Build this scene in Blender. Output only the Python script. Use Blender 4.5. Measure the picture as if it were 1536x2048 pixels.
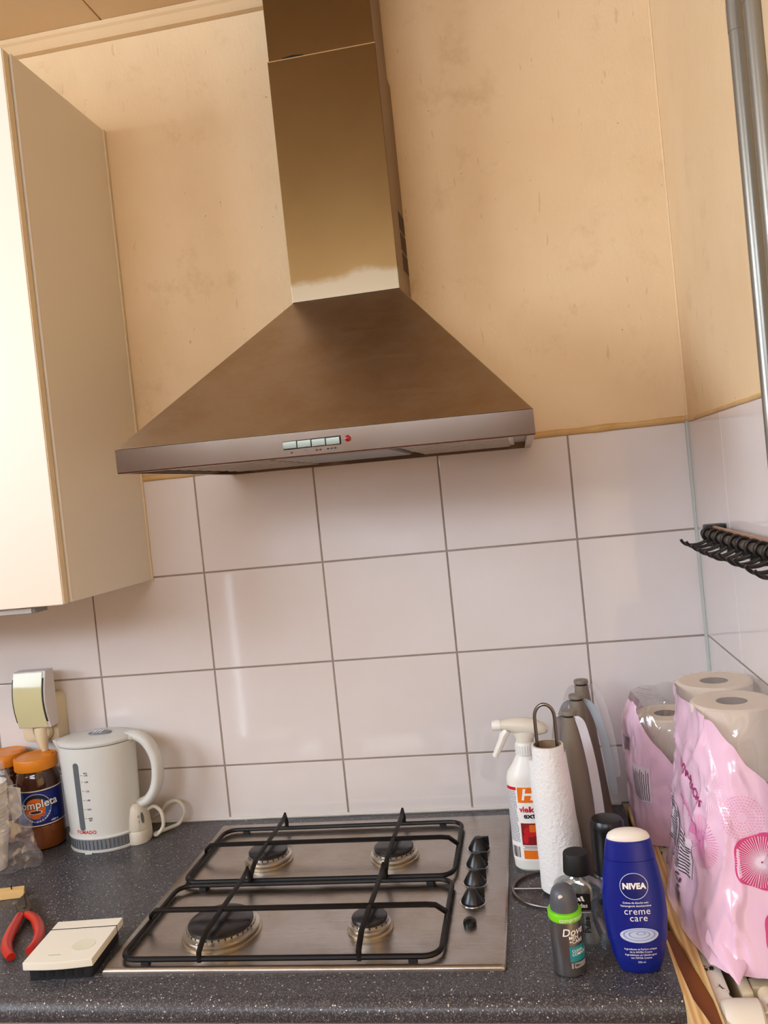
import bpy, bmesh, math, random
from mathutils import Vector, Matrix, noise
PI = math.pi
random.seed(7)
for o in list(bpy.data.objects): bpy.data.objects.remove(o, do_unlink=True)
S = bpy.context.scene
COL = S.collection

# ------------------------------------------------------------------ camera
cam_d = bpy.data.cameras.new('camera'); cam = bpy.data.objects.new('camera', cam_d); COL.objects.link(cam)
cam_d.sensor_fit = 'HORIZONTAL'; cam_d.sensor_width = 36; cam_d.lens = 36 * 1686.95 / 1536
cam_d.clip_start = 0.05
Rt = Vector((0.98199377, 0.15895105, -0.10209213)); Up = Vector((0.09687674, 0.04024188, 0.99448252)); Fw = Vector((-0.16218242, 0.98646599, -0.02411861))
cam.matrix_world = Matrix(((Rt.x, Up.x, -Fw.x, -0.31527), (Rt.y, Up.y, -Fw.y, -1.63969), (Rt.z, Up.z, -Fw.z, 0.64021), (0, 0, 0, 1)))
S.camera = cam
# ------------------------------------------------------------------ light
SKY_STRENGTH = 14.0
world = bpy.data.worlds.new('sky'); S.world = world; world.use_nodes = True
wb = world.node_tree.nodes['Background']; wb.inputs[0].default_value = (0.80, 0.92, 1.10, 1); wb.inputs[1].default_value = SKY_STRENGTH
sun_d = bpy.data.lights.new('sun', 'SUN'); sun_d.energy = 5; sun_d.angle = math.radians(0.6); sun_d.color = (1, 0.9, 0.74)
sun = bpy.data.objects.new('sun', sun_d); COL.objects.link(sun)
sun.rotation_euler = Vector((0.90, 0.03, -0.36)).to_track_quat('-Z', 'Y').to_euler()
WIN = dict(x=-2.4, y0=-2.5, y1=-0.90, z0=0.68, z1=1.60)      # the kitchen window in the left wall
FILL_OPENING = dict(y=-3.2, x0=-2.0, x1=-0.3, z0=1.13, z1=1.57)     # unseen opening added high in the rear wall to light the back wall frontally
def portal(name, loc, rot, sx, sy):
    l = bpy.data.lights.new(name, 'AREA'); l.shape = 'RECTANGLE'; l.size = sx; l.size_y = sy; l.cycles.is_portal = True
    o = bpy.data.objects.new(name, l); COL.objects.link(o); o.location = loc; o.rotation_euler = rot
portal('window_portal', (WIN['x'] - .06, (WIN['y0'] + WIN['y1']) / 2, (WIN['z0'] + WIN['z1']) / 2), (0, -PI / 2, 0), WIN['z1'] - WIN['z0'], WIN['y1'] - WIN['y0'])
portal('fill_opening_portal', ((FILL_OPENING['x0'] + FILL_OPENING['x1']) / 2, FILL_OPENING['y'] - .06, (FILL_OPENING['z0'] + FILL_OPENING['z1']) / 2), (PI / 2, 0, 0), FILL_OPENING['x1'] - FILL_OPENING['x0'], FILL_OPENING['z1'] - FILL_OPENING['z0'])
vs = S.view_settings
vs.view_transform = 'Standard'; vs.look = 'None'; vs.gamma = 1; vs.use_curve_mapping = False; vs.exposure = 0.0

# ------------------------------------------------------------------ materials
def lin(c):
    return tuple((v / 255 / 12.92 if v / 255 <= .04045 else ((v / 255 + .055) / 1.055) ** 2.4) for v in c)
MATS = {}
def mat(name, rgb, rough=.5, metal=0., spec=.5, coat=0., trans=0., ior=1.45, alpha=1., sss=0., aniso=0.):
    m = bpy.data.materials.new(name); m.use_nodes = True; MATS[name] = m
    b = m.node_tree.nodes['Principled BSDF']
    b.inputs['Base Color'].default_value = (*lin(rgb), 1); b.inputs['Roughness'].default_value = rough
    b.inputs['Metallic'].default_value = metal; b.inputs['Specular IOR Level'].default_value = spec
    b.inputs['Coat Weight'].default_value = coat; b.inputs['Transmission Weight'].default_value = trans
    b.inputs['IOR'].default_value = ior; b.inputs['Alpha'].default_value = alpha
    b.inputs['Anisotropic'].default_value = aniso
    if sss: b.inputs['Subsurface Weight'].default_value = sss; b.inputs['Subsurface Scale'].default_value = .01
    return m
class N:
    def __init__(s, m): s.t = m.node_tree; s.b = s.t.nodes['Principled BSDF']
    def n(s, kind, **kw):
        nd = s.t.nodes.new(kind)
        for k, v in kw.items():
            if k in ('inp',):
                for a, b in v.items(): nd.inputs[a].default_value = b
            else: setattr(nd, k, v)
        return nd
    def l(s, a, b): s.t.links.new(a, b)
    def obj(s, scale=(1, 1, 1)):
        c = s.n('ShaderNodeTexCoord'); mp = s.n('ShaderNodeMapping'); mp.inputs['Scale'].default_value = scale
        s.l(c.outputs['Object'], mp.inputs['Vector']); return mp.outputs['Vector']
    def noise(s, vec, scale, detail=4, rough=.55):
        nd = s.n('ShaderNodeTexNoise'); nd.inputs['Scale'].default_value = scale; nd.inputs['Detail'].default_value = detail; nd.inputs['Roughness'].default_value = rough
        s.l(vec, nd.inputs['Vector']); return nd.outputs['Fac']
    def ramp(s, fac, stops):
        r = s.n('ShaderNodeValToRGB'); e = r.color_ramp.elements
        while len(e) < len(stops): e.new(.5)
        for el, (p, c) in zip(e, stops): el.position = p; el.color = (*lin(c), 1) if max(c) > 1 else (*c, 1)
        s.l(fac, r.inputs['Fac']); return r.outputs['Color']
    def mix(s, fac, a, b, blend='MIX'):
        m = s.n('ShaderNodeMix', data_type='RGBA', blend_type=blend)
        for sock, v in ((m.inputs[0], fac), (m.inputs[6], a), (m.inputs[7], b)):
            if hasattr(v, 'links'): s.l(v, sock)
            elif isinstance(v, (int, float)): sock.default_value = v
            else: sock.default_value = (*lin(v), 1)
        return m.outputs[2]
    def color(s, c): s.l(c, s.b.inputs['Base Color'])
    def bump(s, h, strength=.2, dist=.002):
        b = s.n('ShaderNodeBump'); b.inputs['Strength'].default_value = strength; b.inputs['Distance'].default_value = dist
        s.l(h, b.inputs['Height']); s.l(b.outputs['Normal'], s.b.inputs['Normal'])
    def rough(s, v): s.l(v, s.b.inputs['Roughness'])

# plaster
PLASTER = (226, 190, 142)
m = mat('plaster', PLASTER, .62, spec=.35); n = N(m)
v = n.obj(); big = n.noise(v, 2.2, 5); st = n.noise(n.obj((1.6, 1.6, 1)), 6, 6, .6)
c = n.mix(n.ramp(big, [(.32, (0, 0, 0)), (.72, (1, 1, 1))]), (228, 196, 150), (238, 210, 168))
c = n.mix(n.ramp(st, [(.5, (0, 0, 0)), (.85, (.4, .4, .4))]), c, (212, 182, 138))
sp = n.noise(v, 85, 2, .5); c = n.mix(n.ramp(sp, [(.76, (0, 0, 0)), (.775, (.5, .5, .5))]), c, (150, 116, 74))
mo = n.noise(v, 7, 8, .72); c = n.mix(n.ramp(mo, [(.56, (0, 0, 0)), (.74, (.55, .55, .55))]), c, (196, 160, 112)); sc_ = n.noise(n.obj((30, 30, 6)), 3, 3, .5); c = n.mix(n.ramp(sc_, [(.70, (0, 0, 0)), (.73, (.35, .35, .35))]), c, (186, 150, 104)); n.color(c); n.bump(n.noise(n.obj((1, 1, .45)), 150, 6, .65), .45, .002)
m = mat('ceiling_paint', (222, 190, 146), .6, spec=.3); n = N(m); n.color(n.mix(n.noise(n.obj(), 3, 4), (210, 176, 130), (228, 198, 155))); n.bump(n.noise(n.obj(), 60, 3), .1)
m = mat('room_paint', (214, 204, 190), .7); mat('rear_paint', (150, 126, 110), .7)
# tiles
m = mat('white_tile', (226, 216, 210), .06, spec=.5); n = N(m)
n.color(n.mix(n.noise(n.obj(), 9, 4), (223, 212, 204), (230, 221, 217))); 
m = mat('grout', (148, 132, 120), .85); n = N(m); n.color(n.mix(n.noise(n.obj(), 30, 4), (132, 116, 104), (168, 154, 142)))
mat('pale_grout', (196, 190, 186), .8); mat('corner_sealant', (188, 190, 182), .5)
m = mat('old_sealant', (214, 172, 108), .45); n = N(m); n.color(n.mix(n.noise(n.obj(), 26, 5), (188, 140, 74), (228, 192, 132))); n.bump(n.noise(n.obj(), 60, 4), .5, .003)
mat('white_sealant', (214, 206, 196), .5)
# floor, terracotta
m = mat('terracotta', (150, 128, 118), .5); n = N(m); n.color(n.mix(n.noise(n.obj(), 8, 4), (124, 78, 66), (138, 92, 78)))
# worktop
m = mat('speckled_laminate', (58, 56, 60), .34, spec=.5); n = N(m); v = n.obj()
vo = n.n('ShaderNodeTexVoronoi', feature='F1'); vo.inputs['Scale'].default_value = 330; n.l(v, vo.inputs['Vector'])
sepc = n.n('ShaderNodeSeparateColor'); n.l(vo.outputs['Color'], sepc.inputs['Color'])
base = n.mix(n.noise(v, 700, 2, .7), (29, 29, 34), (78, 76, 80))
rare = n.n('ShaderNodeMath', operation='GREATER_THAN'); n.l(sepc.outputs['Red'], rare.inputs[0]); rare.inputs[1].default_value = .82
dm = n.n('ShaderNodeMath', operation='MULTIPLY_ADD'); n.l(sepc.outputs['Green'], dm.inputs[0]); dm.inputs[1].default_value = .33; dm.inputs[2].default_value = .06
near = n.n('ShaderNodeMath', operation='LESS_THAN'); n.l(vo.outputs['Distance'], near.inputs[0]); n.l(dm.outputs[0], near.inputs[1])
both = n.n('ShaderNodeMath', operation='MULTIPLY'); n.l(rare.outputs[0], both.inputs[0]); n.l(near.outputs[0], both.inputs[1])
c = n.mix(both.outputs[0], base, (212, 206, 200))
vo2 = n.n('ShaderNodeTexVoronoi', feature='F1'); vo2.inputs['Scale'].default_value = 800; n.l(v, vo2.inputs['Vector'])
sc2 = n.n('ShaderNodeSeparateColor'); n.l(vo2.outputs['Color'], sc2.inputs['Color'])
c = n.mix(n.ramp(sc2.outputs['Blue'], [(.78, (0, 0, 0)), (.8, (.6, .6, .6))]), c, (128, 122, 120)); n.color(c)
# steel
def steel(name, rgb, rough, scale=(1, 60, 60), film=None):
    m = mat(name, rgb, rough, metal=1.); n = N(m); v = n.obj(scale)
    f = n.noise(v, 12, 5, .6); n.rough(n.ramp(f, [(.3, (rough - .05,) * 3), (.7, (rough + .08,) * 3)])); n.bump(f, .04, .0005); return m, n
m, n = steel('brushed_steel', (176, 162, 148), .34)
n.color(n.mix(n.ramp(n.noise(n.obj(), 5, 6, .7), [(.4, (0, 0, 0)), (.75, (1, 1, 1))]), (178, 166, 154), (160, 136, 106)))
m = mat('rim_steel', (150, 138, 126), .16, metal=1.); n = N(m); n.color(n.mix(n.noise(n.obj((1, 1, 1)), 8, 6, .7), (160, 146, 134), (138, 118, 98)))
m, n = steel('hob_steel', (176, 168, 160), .3)
n.color(n.mix(n.ramp(n.noise(n.obj(), 9, 6, .7), [(.45, (0, 0, 0)), (.8, (1, 1, 1))]), (180, 172, 164), (158, 140, 120)))
m = mat('greasy_steel', (150, 116, 72), .34, metal=1.); n = N(m)      # flue: yellow-brown grease film, wiped clean just above the canopy
g = n.n('ShaderNodeTexCoord'); sx = n.n('ShaderNodeSeparateXYZ'); n.l(g.outputs['Object'], sx.inputs[0])
ad = n.n('ShaderNodeMath', operation='MULTIPLY_ADD'); n.l(n.noise(n.obj((5, 5, 5)), 1.6, 5, .6), ad.inputs[0]); ad.inputs[1].default_value = -.06; n.l(sx.outputs['Z'], ad.inputs[2])
film = n.ramp(ad.outputs[0], [(-.004 + .004, (0, 0, 0)), (.012, (1, 1, 1))])
spk = n.ramp(n.noise(n.obj(), 80, 1, .3), [(.83, (0, 0, 0)), (.84, (1, 1, 1))])
c = n.mix(film, (134, 116, 92), n.mix(n.noise(n.obj(), 5, 5), (104, 78, 44), (124, 96, 60))); c = n.mix(spk, c, (96, 50, 20)); n.color(c)
mat('seam_tan', (166, 126, 78), .5); mat('chrome', (205, 205, 205), .12, metal=1.); mat('wire_steel', (128, 120, 112), .32, metal=1.); mat('filter_grey', (176, 168, 158), .4, metal=.5)
mat('aluminium', (196, 188, 176), .35, metal=1.); mat('burnt_brass', (184, 168, 144), .4, metal=1.)
mat('enamel_black', (17, 12, 10), .42, spec=.35); mat('burner_cap', (30, 27, 28), .3, spec=.6); mat('black_plastic', (14, 14, 15), .28); mat('matte_black', (20, 20, 20), .6)
mat('dark_gap', (26, 18, 12), .9); mat('print_black', (30, 26, 26), .6); mat('grille_brown', (58, 34, 12), .7)
mat('button_chrome', (128, 128, 114), .28, metal=1.); mat('red_lamp', (136, 8, 12), .3)
mat('cabinet_white', (228, 214, 194), .42); mat('cabinet_side', (230, 220, 202), .5); mat('cabinet_edge', (228, 208, 172), .5)
mat('kettle_white', (212, 211, 204), .25, spec=.5); mat('kettle_cream', (212, 204, 186), .32); mat('kettle_grey', (120, 124, 130), .4); mat('gauge_grey', (92, 98, 102), .3); mat('red_print', (200, 40, 40), .5)
mat('outlet_cream', (222, 206, 172), .35); mat('adapter_front', (208, 200, 152), .12, spec=.6); mat('adapter_white', (214, 206, 200), .4)
mat('jar_orange', (216, 128, 22), .4); mat('jar_glass', (58, 26, 10), .08, spec=.6, coat=.3); mat('jar_powder', (112, 58, 18), .25, coat=.4)
mat('label_blue', (18, 30, 112), .35); mat('label_blue_light', (40, 92, 178), .35); mat('label_cream', (236, 220, 180), .4); mat('label_orange', (222, 106, 26), .4); mat('label_black', (20, 14, 14), .5)
mat('ink_white', (244, 240, 234), .5); mat('cup_paper', (232, 226, 214), .65, sss=.0); mat('paper_white', (238, 236, 232), .8)
mat('thermostat_white', (236, 230, 214), .4); mat('thermostat_base', (30, 31, 34), .5); mat('thermo_dial', (226, 222, 200), .3)
mat('plier_red', (186, 36, 22), .32, coat=.2); mat('plier_steel', (120, 112, 102), .35, metal=1.)
m = mat('pine', (222, 176, 106), .5); n = N(m); w = n.n('ShaderNodeTexWave', wave_type='BANDS', bands_direction='X'); w.inputs['Scale'].default_value = 38; w.inputs['Distortion'].default_value = 2.2; w.inputs['Detail'].default_value = 2; w.inputs['Detail Scale'].default_value = 1.2
n.l(n.obj((1, .12, .12)), w.inputs['Vector']); n.color(n.mix(w.outputs['Fac'], (240, 206, 146), (212, 164, 98)))
mat('pale_wood', (226, 186, 122), .6); mat('strip_brown', (124, 66, 16), .45); mat('nail_steel', (70, 60, 52), .4, metal=1.)
m = mat('chipped_paint', (228, 220, 202), .5); n = N(m); n.color(n.mix(n.ramp(n.noise(n.obj((1, .5, .5)), 80, 4, .7), [(.61, (0, 0, 0)), (.622, (1, 1, 1))]), (230, 222, 206), (52, 40, 32))); n.bump(n.noise(n.obj(), 30, 3), .3, .002)
mat('valve_white', (226, 216, 200), .45); mat('valve_nut', (180, 164, 132), .4, metal=.7); mat('radiator_white', (226, 210, 176), .4)
mat('spray_white', (236, 232, 222), .35, sss=.1); mat('spray_head', (222, 214, 196), .35, sss=.1); mat('hg_orange', (236, 118, 22), .4); mat('hg_red', (196, 24, 30), .4); mat('hg_panel', (132, 20, 24), .4); mat('hg_text', (110, 112, 124), .6)
m = mat('kitchen_paper', (240, 237, 232), .9, spec=.1); n = N(m); n.bump(n.noise(n.obj((1, 1, 1)), 190, 3, .6), .8, .003)
mat('cardboard', (150, 124, 96), .85); mat('taupe_plastic', (124, 112, 96), .42)
mat('blade_plastic', (212, 204, 206), .35, alpha=.9); mat('blade_grey', (178, 184, 190), .35, alpha=.85); mat('blade_clear', (232, 226, 224), .15, alpha=.22)
mat('nivea_blue', (20, 34, 128), .3, spec=.5); mat('nivea_dark', (16, 26, 104), .35); mat('cap_cream', (232, 224, 212), .3); mat('cream_print', (198, 208, 232), .5); mat('cream_print_shade', (142, 160, 208), .5)
mat('dove_metal', (122, 119, 119), .3, metal=.8); mat('dove_dark', (52, 54, 58), .45); mat('dove_cap', (84, 86, 92), .4); mat('dove_green', (124, 214, 30), .35); mat('dove_teal', (32, 138, 150), .4); mat('dove_silver', (176, 176, 174), .4, metal=.3)
mat('aftershave', (226, 232, 232), .0, trans=1., ior=1.33)
mat('can_teal', (20, 46, 54), .25, metal=.6)
m = mat('film_pink', (245, 202, 222), .16, spec=.5, coat=.4); n = N(m); n.bump(n.noise(n.obj((1, 1, .5)), 38, 3, .6), .35, .004)
mat('toilet_paper', (240, 226, 206), .9, spec=.1); mat('core_grey', (120, 108, 98), .9)
mat('ink_magenta', (176, 22, 116), .5); mat('ink_pink', (234, 138, 186), .5); mat('ink_pale', (250, 222, 236), .5); mat('ink_rose', (220, 74, 128), .4); mat('ink_panel', (234, 214, 222), .4); mat('ink_dark', (74, 60, 68), .5)
mat('pipe_paint', (140, 136, 126), .3, metal=.6); mat('pipe_copper', (190, 96, 60), .4, metal=.6)
mat('hook_black', (26, 23, 21), .35); mat('rail_bronze', (112, 98, 84), .35, metal=.7); mat('rail_copper', (196, 150, 122), .4, metal=.3)
mat('lamp_grey', (128, 128, 124), .4, metal=.4)
M = MATS

def clear_sheet(name, tint, milk, gloss, rough, milk_rgb):
    m = bpy.data.materials.new(name); m.use_nodes = True; t = m.node_tree; t.nodes.clear(); MATS[name] = m
    out = t.nodes.new('ShaderNodeOutputMaterial'); tr = t.nodes.new('ShaderNodeBsdfTransparent'); tr.inputs[0].default_value = (*tint, 1)
    df = t.nodes.new('ShaderNodeBsdfDiffuse'); df.inputs[0].default_value = (*lin(milk_rgb), 1)
    gl = t.nodes.new('ShaderNodeBsdfGlossy'); gl.inputs['Roughness'].default_value = rough
    m1 = t.nodes.new('ShaderNodeMixShader'); m1.inputs[0].default_value = milk; t.links.new(tr.outputs[0], m1.inputs[1]); t.links.new(df.outputs[0], m1.inputs[2])
    m2 = t.nodes.new('ShaderNodeMixShader'); m2.inputs[0].default_value = gloss; t.links.new(m1.outputs[0], m2.inputs[1]); t.links.new(gl.outputs[0], m2.inputs[2])
    t.links.new(m2.outputs[0], out.inputs[0])
clear_sheet('film_clear', (.98, .97, .96), .22, .07, .1, (250, 238, 232)); clear_sheet('film_crumple', (.98, .97, .97), .08, .13, .09, (244, 240, 240)); clear_sheet('clear_glass', (.84, .86, .86), .05, .15, .03, (206, 212, 212))
# ------------------------------------------------------------------ mesh helpers
def mk(name, VF, mt, parent=None, smooth=35, loc=None, bevel=0, seg=2, solid=0):
    V, F = VF
    me = bpy.data.meshes.new(name); me.from_pydata([tuple(p) for p in V], [], F)
    bm = bmesh.new(); bm.from_mesh(me)
    bmesh.ops.remove_doubles(bm, verts=bm.verts, dist=1e-6)
    if bevel: bmesh.ops.bevel(bm, geom=bm.edges[:], offset=bevel, segments=seg, profile=.6, affect='EDGES', clamp_overlap=True)
    if solid: bmesh.ops.solidify(bm, geom=bm.faces[:], thickness=solid)
    bmesh.ops.recalc_face_normals(bm, faces=bm.faces)
    bm.to_mesh(me); bm.free()
    if smooth:
        me.shade_smooth(); me.set_sharp_from_angle(angle=math.radians(smooth))
    me.materials.append(M[mt] if isinstance(mt, str) else mt)
    o = bpy.data.objects.new(name, me); COL.objects.link(o)
    if bevel and smooth: w = o.modifiers.new('wn', 'WEIGHTED_NORMAL'); w.keep_sharp = True; w.weight = 100
    if parent: o.parent = parent
    if loc: o.location = loc
    return o
def sheet(name, VF, mt, parent=None, smooth=60):
    V, F = VF
    me = bpy.data.meshes.new(name); me.from_pydata([tuple(p) for p in V], [], F); me.materials.append(M[mt])
    if smooth: me.shade_smooth(); me.set_sharp_from_angle(angle=math.radians(smooth))
    o = bpy.data.objects.new(name, me); COL.objects.link(o)
    if parent: o.parent = parent
    return o
def thing(name, label, cat, loc=(0, 0, 0), rz=0, group=None):
    o = bpy.data.objects.new(name, None); COL.objects.link(o); o.empty_display_size = .02
    o.location = loc; o.rotation_euler = (0, 0, rz); o['label'] = label; o['category'] = cat
    if group: o['group'] = group
    return o
def tag(o, label, cat, group=None):
    o['label'] = label; o['category'] = cat
    if group: o['group'] = group
    return o
def struct(o, label=None):
    o['kind'] = 'structure'
    if label: o['label'] = label
    return o
def join(*parts):
    V, F = [], []
    for v, f in parts:
        k = len(V); V += list(v); F += [tuple(i + k for i in q) for q in f]
    return V, F
def box(x0, x1, y0, y1, z0, z1):
    V = [(x, y, z) for x in (x0, x1) for y in (y0, y1) for z in (z0, z1)]
    return V, [(0, 1, 3, 2), (4, 6, 7, 5), (0, 4, 5, 1), (2, 3, 7, 6), (0, 2, 6, 4), (1, 5, 7, 3)]
def loft(rings, cap0=True, cap1=True, closed=True):
    n = len(rings[0]); V = [p for r in rings for p in r]; F = []
    for i in range(len(rings) - 1):
        for j in range(n if closed else n - 1):
            a = i * n + j; b = i * n + (j + 1) % n; F.append((a, b, b + n, a + n))
    if cap0: F.append(tuple(range(n))[::-1])
    if cap1: F.append(tuple(range((len(rings) - 1) * n, len(rings) * n)))
    return V, F
def lathe(prof, n=40, cx=0, cy=0, sx=1, sy=1, caps=True):
    rings = []
    for r, z in prof:
        rings.append([(cx + max(r, 1e-4) * sx * math.cos(2 * PI * k / n), cy + max(r, 1e-4) * sy * math.sin(2 * PI * k / n), z) for k in range(n)])
    return loft(rings, caps, caps)
def tube(path, r, n=10, flat=None):
    P = [Vector(p) for p in path]; rings = []; prev = None
    for i, p in enumerate(P):
        t = (P[min(i + 1, len(P) - 1)] - P[max(i - 1, 0)]).normalized()
        if prev is None:
            a = Vector((0, 0, 1)) if abs(t.z) < .9 else Vector((1, 0, 0)); u = t.cross(a).normalized()
        else: u = (prev - t * prev.dot(t)).normalized()
        prev = u; w = t.cross(u); rr = r[i] if isinstance(r, (list, tuple)) else r
        fu, fw = flat or (1, 1)
        rings.append([p + (u * math.cos(2 * PI * k / n) * fu + w * math.sin(2 * PI * k / n) * fw) * rr for k in range(n)])
    return loft(rings)
def smoothpath(pts, sub=6, closed=False):
    P = [Vector(p) for p in pts]; out = []; n = len(P)
    rng = range(n) if closed else range(n - 1)
    for i in rng:
        g = lambda k: P[k % n] if closed else P[min(max(k, 0), n - 1)]
        p0, p1, p2, p3 = g(i - 1), g(i), g(i + 1), g(i + 2)
        for s in range(sub):
            t = s / sub
            out.append(.5 * ((2 * p1) + (p2 - p0) * t + (2 * p0 - 5 * p1 + 4 * p2 - p3) * t * t + (3 * p1 - p0 - 3 * p2 + p3) * t ** 3))
    if not closed: out.append(P[-1])
    return out
def prism(poly, z0, z1):
    n = len(poly); return loft([[(x, y, z0) for x, y in poly], [(x, y, z1) for x, y in poly]])
def rrect(x0, x1, y0, y1, r, k=6):
    out = []
    for cx, cy, a in ((x1 - r, y1 - r, 0), (x0 + r, y1 - r, PI / 2), (x0 + r, y0 + r, PI), (x1 - r, y0 + r, 1.5 * PI)):
        for i in range(k + 1): out.append((cx + r * math.cos(a + i * PI / 2 / k), cy + r * math.sin(a + i * PI / 2 / k)))
    return out
def ringz(poly, z): return [(x, y, z) for x, y in poly]
def plane_patch(f, u0, u1, v0, v1, nu=12, nv=6):
    V = [f(u0 + (u1 - u0) * i / nu, v0 + (v1 - v0) * j / nv) for j in range(nv + 1) for i in range(nu + 1)]
    F = [(j * (nu + 1) + i, j * (nu + 1) + i + 1, (j + 1) * (nu + 1) + i + 1, (j + 1) * (nu + 1) + i) for j in range(nv) for i in range(nu)]
    return V, F
def disc_patch(f, cu, cv, ru, rv, n=40, rings=4, inner=0.):
    V, F = [], []
    rs = [inner + (1 - inner) * k / rings for k in range(rings + 1)]
    for r in rs: V += [f(cu + ru * r * math.cos(2 * PI * k / n), cv + rv * r * math.sin(2 * PI * k / n)) for k in range(n)]
    for i in range(rings):
        for k in range(n): F.append((i * n + k, i * n + (k + 1) % n, (i + 1) * n + (k + 1) % n, (i + 1) * n + k))
    return V, F
def text2d(s, size, bold=0., shear=0., space=1., align='CENTER'):
    cu = bpy.data.curves.new('t', 'FONT'); cu.body = s; cu.size = size; cu.offset = bold * size; cu.shear = shear; cu.space_character = space
    cu.align_x = align; cu.align_y = 'CENTER'; cu.resolution_u = 3
    o = bpy.data.objects.new('t', cu); COL.objects.link(o)
    me = bpy.data.meshes.new_from_object(o)
    V = [(v.co.x, v.co.y) for v in me.vertices]; F = [tuple(p.vertices) for p in me.polygons]
    bpy.data.objects.remove(o); bpy.data.curves.remove(cu); bpy.data.meshes.remove(me)
    return V, F
def text(s, size, f, u, v, rot=0, **kw):
    V, F = text2d(s, size, **kw); c, sn = math.cos(rot), math.sin(rot)
    return [f(u + x * c - y * sn, v + x * sn + y * c) for x, y in V], F
def cyl_surf(a, b, off=.0004, th0=-PI / 2, cx=0, cy=0):
    """u along the girth (right for a viewer at th0), v = height; a, b half axes as functions of z"""
    def f(u, z):
        A = a(z) if callable(a) else a; B = b(z) if callable(b) else b
        r = (A + B) / 2 if abs(math.cos(th0)) > .3 else A
        th = th0 + u / r
        return (cx + (A + off) * math.cos(th), cy + (B + off) * math.sin(th), z)
    return f
def interp(tab):
    def f(z):
        if z <= tab[0][0]: return tab[0][1]
        for (z0, v0), (z1, v1) in zip(tab, tab[1:]):
            if z <= z1:
                t = (z - z0) / (z1 - z0); t = t * t * (3 - 2 * t) * .5 + t * .5; return v0 + (v1 - v0) * t
        return tab[-1][1]
    return f

# ------------------------------------------------------------------ the room
CEIL, FLOOR = 1.64, -.9
TOP = .7124
struct(mk('wall_back', box(-2.5, .1, .0022, .12, FLOOR, CEIL + .05), 'plaster', smooth=0), 'yellowed cream plaster wall above white tiles')
struct(mk('wall_right', box(.0022, .12, -3.3, .0, FLOOR, CEIL + .05), 'plaster', smooth=0), 'yellowed cream plaster side wall')
wb_, wr_ = bpy.data.objects['wall_back'], bpy.data.objects['wall_right']
struct(mk('floor', box(-2.5, .1, -3.3, .1, FLOOR - .05, FLOOR), 'terracotta', smooth=0))
ce = struct(mk('ceiling', box(-2.5, .1, -3.3, .1, CEIL + .006, CEIL + .06), 'ceiling_paint', smooth=0))
xs = [-2.45, -1.653, -1.053, -.453, .05]
for i in range(len(xs) - 1): mk('ceiling_panel', box(xs[i] + .0012, xs[i + 1] - .0012, -3.25, .0, CEIL, CEIL + .0058), 'ceiling_paint', ce, smooth=0, bevel=.0015, seg=1)
def wall_hole(name, axis, p, q, a0, a1, h, mt='room_paint'):     # wall slab across [a0,a1] x [FLOOR,CEIL] with holes (a, b, z0, z1), slab between p and q
    parts = []; cuts = sorted(h); last = a0
    def slab(u0, u1, z0, z1):
        if u1 - u0 < 1e-5 or z1 - z0 < 1e-5: return
        parts.append(box(p, q, u0, u1, z0, z1) if axis == 'x' else box(u0, u1, p, q, z0, z1))
    for b0, b1, z0, z1 in cuts:
        slab(last, b0, FLOOR, CEIL + .05); slab(b0, b1, FLOOR, z0); slab(b0, b1, z1, CEIL + .05); last = b1
    slab(last, a1, FLOOR, CEIL + .05)
    return struct(mk(name, join(*parts), mt, smooth=0))
wall_hole('wall_left', 'x', -2.52, -2.4, -3.3, .1, [(WIN['y0'], WIN['y1'], WIN['z0'], WIN['z1'])])
wall_hole('wall_rear', 'y', -3.32, -3.2, -2.5, .1, [(-2.147, -2.089, -.80, .24), (FILL_OPENING['x0'], FILL_OPENING['x1'], FILL_OPENING['z0'], FILL_OPENING['z1'])], 'rear_paint')
wf = struct(mk('window_1', join(box(-2.46, -2.405, WIN['y0'] + .002, WIN['y0'] + .05, WIN['z0'] + .002, WIN['z1'] - .002), box(-2.46, -2.405, WIN['y1'] - .05, WIN['y1'] - .002, WIN['z0'] + .002, WIN['z1'] - .002),
    box(-2.46, -2.405, WIN['y0'] + .05, WIN['y1'] - .05, WIN['z1'] - .05, WIN['z1'] - .002), box(-2.46, -2.405, WIN['y0'] + .05, WIN['y1'] - .05, WIN['z0'] + .002, WIN['z0'] + .05), box(-2.455, -2.41, -1.88, -1.83, WIN['z0'] + .05, WIN['z1'] - .05)), 'cabinet_white', smooth=0))
# tiles
T, G = .25, .0017
colx = [0, -.2192] + [-.2192 - T * k for k in range(1, 7)]
rowz = [.004, .1124, .3124, .5124, TOP]
gr = mk('grout', box(colx[-1], 0, .0012, .004, 0, TOP - .001), 'grout', wb_, smooth=0)
def tile_mesh(w, h):
    bm = bmesh.new(); v, f = box(0, w, 0, .0058, 0, h)
    me = bpy.data.meshes.new('tile'); me.from_pydata(v, [], f); bm.from_mesh(me)
    bmesh.ops.recalc_face_normals(bm, faces=bm.faces)
    bmesh.ops.bevel(bm, geom=[e for e in bm.edges if all(abs(q.co.y) < 1e-6 for q in e.verts)], offset=.0011, segments=2, profile=.5, affect='EDGES'); bm.to_mesh(me); bm.free()
    me.materials.append(M['white_tile']); return me
cache = {}
def tile(parent, x, z, w, h, right=False):
    key = (round(w, 4), round(h, 4))
    if key not in cache: cache[key] = tile_mesh(*key)
    o = bpy.data.objects.new('tile', cache[key]); COL.objects.link(o); o.parent = parent
    jit = lambda s: random.uniform(-s, s)
    if right: o.location = (.0, x, z); o.rotation_euler = (0, jit(.0006), -PI / 2)
    else: o.location = (x, 0, z); o.rotation_euler = (jit(.001), 0, jit(.001))
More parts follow.
